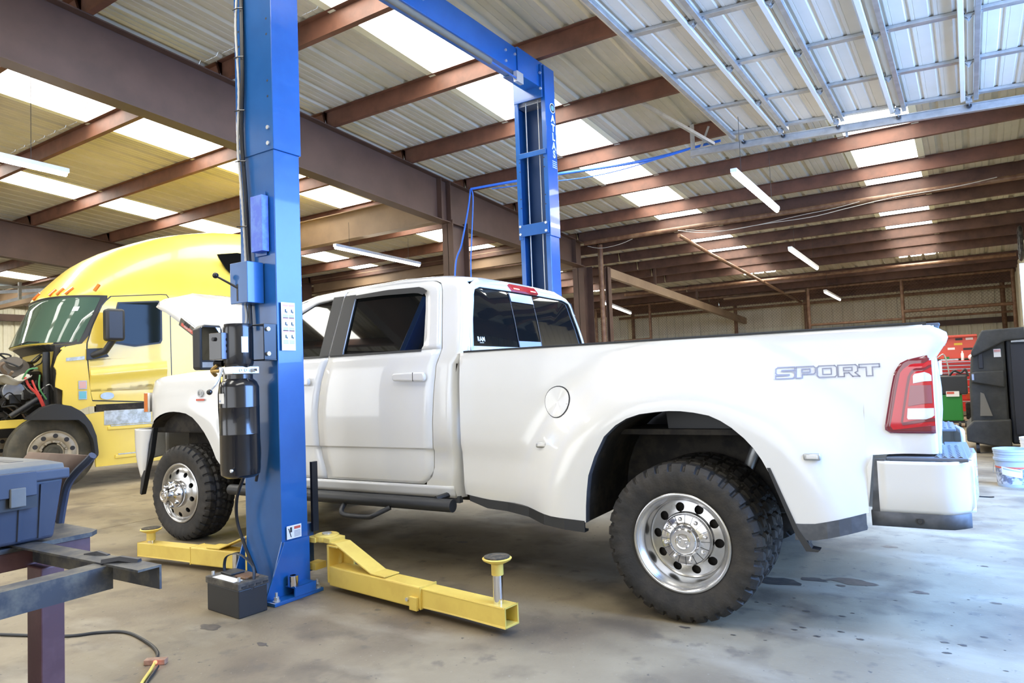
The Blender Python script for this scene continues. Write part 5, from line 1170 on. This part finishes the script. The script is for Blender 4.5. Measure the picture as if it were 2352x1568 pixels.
for x,z,w_ in ((-.1,.90,.2),(.25,.90,.22),(-.2,.74,.2),(.05,.74,.14)): MB().box(x,x+w_,-.02,-.015,z,z+.05).build('drawer_label',m_ink if w_>.15 else m_paper,t)
for x in (-.6,.5): MB().cyl((x,.1,.06),(x+.05,.1,.06),.06,n=14).build('caster',m_blk,t)
t=thing('spray_can','clear bottle standing on the red tool chest','bottle',(5.45,15.15,1.25)); MB().lathe([(0,0),(.03,0),(.03,.15),(.012,.18),(.012,.21),(0,.21)],(0,0,0),(0,0,1),14).build('bottle_body',m_paper,t,smooth=True)
t=thing('tool_tray','grey tray of small tools lying on the red tool chest','tray',(5.15,15.05,1.25)); MB().box(-.12,.22,0,.2,0,.04).build('tray',m_galv,t,bevel=.004); MB().box(-.05,.05,.05,.1,.04,.09).build('tool',m_greenm,t)
t=thing('rag_bundle','bundle of pale rags on the red tool chest beside the black cooler','cloth',(5.62,15.1,1.25)); MB().ball((0,.05,.06),.07,8).build('cloth',m_paper,t)
t=thing('service_machine','green wheeled service machine with black top behind the tailgate','service machine',(5.22,12.15,0))
MB().box(-.22,.20,0,.40,.12,.62).build('green_cabinet',m_greenm,t,bevel=.02); MB().box(-.22,.30,-.02,.42,.62,.97).build('black_console',m_blk,t,bevel=.02); MB().box(-.05,.16,-.03,-.02,.58,.68).build('machine_label',m_paper,t); MB().box(-.04,.08,-.033,-.028,.63,.67).build('label_print',m_red,t)
MB().box(-.20,.22,.02,.38,.08,.12).build('machine_base',m_blk,t)
for x in (-.15,.12,.22): MB().cyl((x,.05,.06),(x+.04,.05,.06),.06,n=14).build('caster',m_blk,t)
MB().tube(bez([(.02,.1,.97),(.10,.08,1.06),(.20,.1,1.02),(.28,.1,1.08),(.32,.1,.95)]),.02,8).build('coiled_hose',m_blk,t,smooth=True)
MB().tube(bez([(-.15,.1,1.32),(-.05,.1,1.38),(.0,.1,1.2),(.02,.1,.98)]),.012,8).build('flex_hose',m_galv,t,smooth=True)
t=thing('shop_cart','orange-topped shop cart with black sides between the green machine and the cooler','cart',(5.66,12.85,0))
MB().prism([(-.10,.55),(.08,.55),(.12,1.30),(.02,1.25)],0,.3,'y').build('black_shroud',m_blk,t); MB().prism([(-.18,.50),(.12,.50),(.10,.60),(-.18,.62)],-.02,.3,'y').build('orange_tray',mat('orange_plastic',(.75,.10,.02),.4),t); MB().box(-.2,.14,.0,.3,.10,.42).build('lower_box',m_dark,t,bevel=.02)
for x in (-.15,.1): MB().cyl((x,.05,.05),(x+.04,.05,.05),.05,n=12).build('caster',m_blk,t)
# evaporative cooler
t=thing('evaporative_cooler','big black moulded evaporative cooler on casters behind the buckets','cooler',(5.9,8.0,0))
def E_(mb,name,m,**k): o=mb.build(name,m,t,**k); o.data.transform(Matrix.Translation((-5.9,-8.0,0))); return o
E_(MB().prism([(5.55,.14),(5.98,.10),(5.99,1.45),(6.0,1.60),(5.82,1.60),(5.68,1.46),(5.60,1.30),(5.56,.9)],8.0,9.1,'y'),'side_body',m_pl,bevel=.03,bseg=3,smooth=True)
E_(MB().prism([(5.74,1.66),(6.9,1.70),(6.95,1.55),(6.0,1.50),(5.62,1.30),(5.60,1.36)],7.93,9.15,'y'),'top_hood',m_pl,bevel=.02)
E_(MB().prism([(5.49,.16),(5.99,.06),(6.0,.46),(5.58,.44),(5.49,.34)],7.90,9.1,'y'),'lower_bumper',m_pl,bevel=.02)
E_(MB().prism([(5.59,.96),(5.96,.88),(5.96,1.11),(5.64,1.10),(5.59,1.08)],7.93,8.05,'y'),'side_bar',m_pl,bevel=.015)
E_(MB().box(6.0,7.0,8.05,9.1,.12,1.62),'fan_housing',m_blk,bevel=.02); E_(MB().box(6.05,6.9,8.0,8.06,.25,1.45),'fan_grille',m_ink)
E_(MB().box(5.68,5.74,7.99,8.02,1.14,1.36),'hand_recess',m_ink,bevel=.01); E_(MB().prism([(5.66,.50),(5.80,.50),(5.72,.80),(5.68,.82)],7.98,8.0,'y'),'worn_panel',mat('dusty_plastic',(.20,.18,.14),.7))
o=E_(MB().box(5.86,5.94,7.985,7.99,1.29,1.40),'cooler_label',m_paper); E_(MB().box(5.865,5.935,7.98,7.985,1.36,1.39),'label_header',m_pink)
E_(MB().box(5.595,5.62,7.92,7.93,.99,1.07),'small_label',m_bluep); E_(MB().box(6.06,6.3,7.99,8.0,1.48,1.56),'grey_label',m_galv)
for x in (5.61,6.8): E_(MB().cyl((x-.02,7.98,.07),(x+.02,7.98,.07),.07,n=18).box(x-.012,x+.012,7.97,8.0,.07,.17),'caster',m_blk)
# buckets
def bucket(x,y,label,h,r,m,lbl):
    t=thing('bucket',label,'bucket',(x,y,0))
    MB().lathe([(0,.0),(r*.86,0),(r*.87,.01),(r*.95,h*.70),(r*1.02,h*.70),(r*1.03,h*.76),(r*.97,h*.77),(r*.98,h*.86),(r*1.01,h*.87),(r*1.0,h*.93),(r*1.03,h*.94),(r*1.03,h),(r*.96,h),(r*.82,.02),(0,.02)],(0,0,0),(0,0,1),40).build('bucket_wall',m,t,smooth=True,ang=30)
    if lbl:
        def arc(a0,a1,z0,z1,d,tilt=0): return MB().grid(lambda a,z:((r*(.87+.08*z/(h*.7))+d)*math.cos(a),(r*(.87+.08*z/(h*.7))+d)*math.sin(a),z+tilt*(a-a0)),[a0+(a1-a0)*i/12 for i in range(13)],(z0,z1))
        a0=-PI+.10; arc(a0,a0+2.7,.03,.185,.0006).build('wrap_print',mat('grey_blue_print',(.16,.19,.27),.5,col2=(.55,.60,.72),scale=16,lo=.46,hi=.56),t); arc(a0,a0+2.7,.183,.200,.0010).build('red_band',m_red,t); arc(a0+.75,a0+1.95,.125,.205,.0025,-.028).build('paper_note',m_paper,t)
        n_=arc(a0+.85,a0+1.85,.178,.190,.0032,-.028); n_.build('handwriting',m_bluep,t)
    MB().tube([(-r*1.0,0,h*.62),(-r*1.05,-.02,h*.35),(-r*.6,-r*.8,.14)],.003,5).build('wire_handle',m_galv,t)
bucket(5.885,5.15,'grey-blue printed plastic bucket with a white paper note',.37,.158,mat('grey_bucket',(.42,.50,.62),.4),True)
bucket(6.13,5.62,'plain white plastic bucket behind the printed grey-blue one',.44,.155,m_paper,False)
t=thing('white_upright','tall white board standing at the right edge of the photo','board',(6.2,6.5,0)); MB().box(-.068,.5,0,.03,0,2.36).build('board',m_white,t,bevel=.003)
t=thing('floor_cable','black cable end lying on the floor beyond the rear bumper','cable',(5.6,4.35,0)); MB().tube(bez([(-.45,.02,.006),(-.1,.01,.006),(.05,.0,.006),(.10,-.02,.012)]),.006,6).build('cable',m_blk,t)
t=thing('hose_coil','dark coiled hoses hung high on the right rear wall','hose',(6.55,13.4,3.3))
for k in range(4): 
    MB().tube([(0,.25*math.cos(a),.12*math.sin(a)+.13*k) for a in [2*PI*i/16 for i in range(17)]],.035,8).build('coil',m_blk,t,smooth=True)
t=thing('storage_bench','steel bench behind the pickup bed holding boxes','bench',(2.2,14.6,0)); MB().box(-1.8,1.6,0,.7,1.34,1.38).build('bench_top',m_raf2,t)
for x in (-1.7,1.5):
    for y in (.05,.62): MB().box(x-.03,x+.03,y-.03,y+.03,0,1.34).build('leg',m_raf,t)
t=thing('cardboard_box','open brown cardboard box seen just above the bed rail','box',(2.45,14.7,1.38)); MB().box(-.36,.34,0,.45,0,.33).build('carton',mat('cardboard',(.42,.27,.13),.8),t,bevel=.004); MB().box(.30,.42,-.02,.45,.31,.32).build('flap',mat('cardboard_light',(.62,.50,.30),.8),t)
t=thing('scrap_bundle','dark bundle of steel mesh lying on the rear bench','scrap metal',(.9,14.8,1.38)); MB().box(-.45,.30,0,.4,0,.22).build('mesh_block',m_dark,t); MB().tube(bez([(-.3,.1,.2),(-.1,.1,.32),(.1,.1,.26),(.3,.1,.30)]),.03,6).build('bent_bar',m_pipe,t)
# ================================================================ LEFT FOREGROUND
m_purp=mat('purple_brown_primer',(.085,.036,.042),.5,col2=(.12,.058,.064),scale=7,lo=.42,hi=.6); m_angle=mat('bare_dusty_angle',(.05,.052,.058),.55,.3,col2=(.13,.12,.095),scale=14,lo=.42,hi=.62)
m_tb=mat('slate_blue_plastic',(.040,.050,.078),.5,col2=(.055,.066,.095),scale=5,lo=.4,hi=.7); m_tbl=mat('dusty_blue_lid',(.13,.135,.13),.6,col2=(.18,.175,.15),scale=6,lo=.4,hi=.65)
t=thing('steel_stand','purple-brown welded steel stand with dusty angle-iron bars','stand',(3.05,-2.4,0)); TO=Matrix.Translation((-3.05,2.4,0))
def S_(mb,name,m,par=None,**k): o=mb.build(name,m,par or t,**k); o.data.transform(TO); return o
S_(MB().box(2.997,3.095,-2.41,-2.34,0,.735),'leg',m_purp,bevel=.004); S_(MB().box(2.997,3.095,-3.45,-3.38,0,.735),'leg',m_purp,bevel=.004)
S_(MB().box(2.20,2.30,-2.41,-2.34,0,.735),'leg',m_purp,bevel=.004)
S_(MB().box(2.10,2.99,-3.6,-2.21,.725,.785),'beam',m_purp,bevel=.003)
S_(MB().prism([(2.10,-3.6),(3.0,-3.6),(3.0,-2.21),(2.965,-2.176),(2.10,-2.17)],.785,.80,'z'),'top_plate',m_angle)
def angle(a,b,side,w_=.066,z=.80,name='angle_bar'):
    a=Vector((*a,z)); b=Vector((*b,z)); d=(b-a).normalized(); n=Vector((-d.y,d.x,0))*side; mb=MB()
    th=.006; vs=[]
    def slab(o0,o1,z0,z1): mb._add([p+n*o+Vector((0,0,zz)) for p in (a,b) for o,zz in ((o0,z0),(o1,z0),(o1,z1),(o0,z1))],F6)
    slab(0,w_,-th,0); slab(0,th,-w_,-th); return S_(mb,name,m_angle)
angle((2.95,-2.385),(3.70,-2.363),-1,z=.806)
angle((3.552,-2.418),(3.60,-3.6),-1,z=.802)
S_(MB().tube([(3.36,-2.40,.800),(3.40,-2.385,.808),(3.44,-2.375,.800)],.010,6),'weld_bead',m_ink)
S_(MB().tube([(3.52,-2.43,.806),(3.56,-2.40,.812),(3.61,-2.375,.804)],.012,6),'weld_bead',m_ink)
S_(MB().tube([(3.3,-2.88,.62),(3.42,-2.62,.40),(3.50,-2.55,.12)],.012,8),'round_bar',m_ink)
S_(MB().prism([(2.6,.02),(3.0,.02),(3.0,.65),(2.9,.70),(2.7,.40)],-2.60,-2.595,'y'),'sheet_offcut',m_angle)
t=thing('tool_box','slate-blue plastic tool box with dusty lid and latches on the steel stand','tool box',(3.0,-2.6,.809)); TO=Matrix.Translation((-3.0,2.6,-.80))
S_(MB()._add([(x,y,z) for z,e in ((.80,0),(1.0,.022)) for x,y in ((2.60-e,-3.10-e),(3.012+e,-3.10-e),(3.012+e,-2.335+e),(2.60-e,-2.335+e))],[(3,2,1,0),(4,5,6,7),(0,1,5,4),(1,2,6,5),(2,3,7,6),(3,0,4,7)]),'box_body',m_tb,bevel=.012,bseg=3)
for y in (-2.95,-2.80,-2.66,-2.545,-2.44,-2.38): S_(MB()._add([(3.012+e+.0,yy,z) for z,e in ((.81,0),(.985,.020)) for yy in (y-.006,y+.006)]+[(3.018+e,yy,z) for z,e in ((.81,0),(.985,.020)) for yy in (y-.004,y+.004)],[(4,5,7,6),(0,4,6,2),(5,1,3,7),(0,1,5,4),(2,6,7,3)]),'body_rib',m_tb)
S_(MB().box(2.565,3.048,-3.14,-2.30,.995,1.030),'lid_rim',m_tb,bevel=.006)
S_(MB()._add([(x,y,z) for z,e in ((1.030,.012),(1.046,.014),(1.058,.05)) for x,y in ((2.565+e,-3.14+e),(3.048-e,-3.14+e),(3.048-e,-2.30-e),(2.565+e,-2.30-e))],[(8,9,10,11),(0,1,5,4),(1,2,6,5),(2,3,7,6),(3,0,4,7),(4,5,9,8),(5,6,10,9),(6,7,11,10),(7,4,8,11)]),'lid',m_tbl,bevel=.004)
for y in (-2.46,-2.86):
    o=S_(MB().box(3.04,3.062,y-.055,y+.055,.955,1.032),'latch',m_tb,bevel=.003); S_(MB().box(3.055,3.068,y-.022,y+.022,.925,.985),'latch_tab',m_tbl,o,bevel=.003); S_(MB().box(3.036,3.05,y-.06,y+.06,.915,.955),'latch_hook',m_blk,o)
S_(MB().box(3.05,3.055,-2.56,-2.545,.998,1.026),'rim_slot',m_ink); S_(MB().box(2.80,2.95,-2.44,-2.40,1.0575,1.059),'lid_slot',m_ink); S_(MB().box(2.75,2.80,-2.75,-2.70,1.0575,1.059),'lid_slot',m_ink)
t=thing('curved_chute','curved brown sheet-metal chute with a dark rolled edge behind the tool box','chute',(2.68,-2.17,.80)); TO=Matrix.Translation((-2.68,2.17,-.80))
c5=Vector((5.595,-3.448,1.285)); fw=Vector(Mf); 
CH=[(2.690,-2.175,.80),(2.705,-2.170,.875),(2.74,-2.170,.945),(2.79,-2.160,.995),(2.85,-2.150,1.035),(2.875,-2.145,1.055)]
S_(MB().tube(bez(CH,6),.014,8),'rolled_edge',m_tb,smooth=True)
cp_=bez(CH,4); S_(MB().grid(lambda i,s:(cp_[i][0]-s*.42,cp_[i][1]-s*.06+.02*s,cp_[i][2]+.006*s),range(len(cp_)),(0,.3,.6,1)),'sheet',mat('brown_sheet',(.20,.135,.10),.65,col2=(.28,.20,.15),scale=5,lo=.4,hi=.7),solid=.006,smooth=True)
# battery
t=thing('car_battery','black lead-acid battery with carry strap at the foot of the near column','battery',(1.97,-.93,0),math.radians(-4)); 
MB().box(-.165,.165,-.085,.095,.0,.155).build('battery_case',m_blk,t,bevel=.006); MB().box(-.172,.172,-.092,.102,.155,.195).build('battery_lid',mat('dusty_black_lid',(.13,.12,.10),.8,col2=(.06,.055,.05),scale=14,lo=.4,hi=.6),t,bevel=.006)
MB().box(-.13,-.02,-.02,.07,.195,.207).build('vent_cap_strip',m_blk,t,bevel=.004); MB().box(.02,.13,-.02,.07,.195,.207).build('vent_cap_strip',m_pipe,t,bevel=.004)
MB().box(-.10,.12,-.088,-.03,.195,.1965).build('battery_label',m_paper,t)
for x in (-.14,.13): MB().cyl((x,-.06,.195),(x,-.06,.218),.009,n=12).build('terminal_post',m_bolt,t,smooth=True)
MB().tube(bez([(-.15,.02,.17),(-.155,.02,.24),(-.12,.02,.29),(0,.02,.315),(.12,.02,.28),(.155,.02,.23),(.165,-.0,.14)]),.010,6,flat=.35).build('carry_strap',m_blk,t,smooth=True)
for k in range(4): MB().box(.172,.175,-.07+.045*k,-.04+.045*k,.165,.175).build('side_rib',m_blk,t)
# floor air hose, wooden block and lit cord
t=thing('floor_hose','black air hose curving over the floor beside the purple stand leg','hose',(1.9,-1.5,0)); 
MB().tube(bez([(-.75,-.30,.008),(-.39,-.14,.008),(-.27,-.02,.008),(-.13,.05,.008),(.13,.02,.008),(.30,-.03,.008),(.39,-.09,.012)]),.008,7).build('hose',m_blk,t,smooth=True)
t=thing('wooden_block','small worn wooden block on the floor at the hose end','block',(2.31,-1.60,0),math.radians(35)); MB().box(-.05,.05,-.018,.018,0,.026).build('block',mat('worn_wood',(.42,.26,.17),.8,col2=(.32,.19,.12),scale=30,lo=.4,hi=.6),t,bevel=.004)
t=thing('extension_cord','yellow and black extension cord with its glowing red end against the wooden block','cord',(2.36,-1.66,0))
MB().tube(bez([(-.01,.03,.022),(.03,-.01,.014),(.12,-.10,.008),(.22,-.17,.008)]),.007,7).build('yellow_cord',m_yel,t,smooth=True); MB().tube(bez([(.02,.03,.014),(.06,-.01,.010),(.14,-.09,.007),(.24,-.16,.007)]),.006,7).build('black_cord',m_blk,t,smooth=True)
MB().ball((-.012,.035,.024),.009,6).build('indicator_lamp',emat('red_indicator',(1,.12,.06),5),t)
# left background: second bay door track and frames
t=thing('bay_door_frame','pale steel door track and frame far behind the yellow cab','door track',(-15,4.5,0))
def L_(mb,name,m,**k): o=mb.build(name,m,t,**k); o.data.transform(Matrix.Translation((15,-4.5,0))); return o
L_(MB().beam((-15,3.9,3.9),(-13.2,5.5,3.98),.06,.08),'track',m_galv); L_(MB().beam((-13,3.2,3.78),(-13,5.2,3.95),.05,.06),'track',m_galv); L_(MB().beam((-13,3.86,3.55),(-13,3.86,3.95),.06,.06,up=(1,0,0)),'track_drop',m_galv)
L_(MB().beam((-14.2,3.0,3.25),(-13,5.1,4.0),.07,.07),'track',m_galv)
# oil marks are in the floor paint; a few rubber crumbs on the floor
for o in bpy.data.objects:
    if o.parent and o.name.split('.')[0] in ('bolt_hole','small_print','warning_stripe','warning_text','warning_pictogram','crush_pictogram','cable_tie','step_tread','hinge','knockout','cap_emblem','gusset','unfilmed_strip','drawer_pull','sport_lettering','switch_cover','fender_badge','caster','wear_mark'): o['kind']='stuff'
# oil drips and dried spots on the slab
m_oil=mat('dried_oil_spot',(.075,.065,.055),.45,col2=(.12,.10,.08),scale=20,lo=.4,hi=.6)
rnd=random.Random(11)
SPOTS=[(4.54,0.94,.157),(4.74,1.06,.089),(4.89,1.0,.035),(4.95,1.1,.141),(5.28,1.05,.053),(4.8,.47,.023),(4.97,.47,.02),(5.01,.54,.011),(4.83,.22,.017),(4.8,.17,.017),(5.0,.24,.017),(4.91,.13,.019),(5.09,.18,.02),(4.71,-.03,.01),(4.56,-.03,.015),(5.57,.46,.02),(5.42,.31,.02),(5.49,.31,.023),(5.43,.18,.023),(4.32,-.04,.03),(4.68,1.84,.03),(5.59,1.78,.022),(5.04,2.07,.061),(4.54,.5,.012),(4.61,.5,.012),(4.68,.5,.012),(4.72,.5,.009),(5.63,1.02,.027),(2.08,-1.18,.082),(2.15,-.62,.031),(2.72,-.55,.025),(3.11,-.58,.023),(1.12,.55,.072),(2.17,.94,.062),(2.56,-1.2,.043),(.26,-1.08,.03)]
for i in range(60): SPOTS.append((rnd.uniform(4.3,6.2),rnd.uniform(-1.0,3.2),rnd.uniform(.004,.012)))
mb=MB()
for x,y,r in SPOTS:
    n=14; ps=[]
    for i in range(n):
        a=2*PI*i/n; q=r*rnd.uniform(.6,1.15); ps.append((x+q*math.cos(a)*1.0,y+q*math.sin(a)*.55,.0012))
    mb._add(ps,[tuple(range(n))])
tag(mb.build('oil_spots',m_oil,fl),kind='stuff')
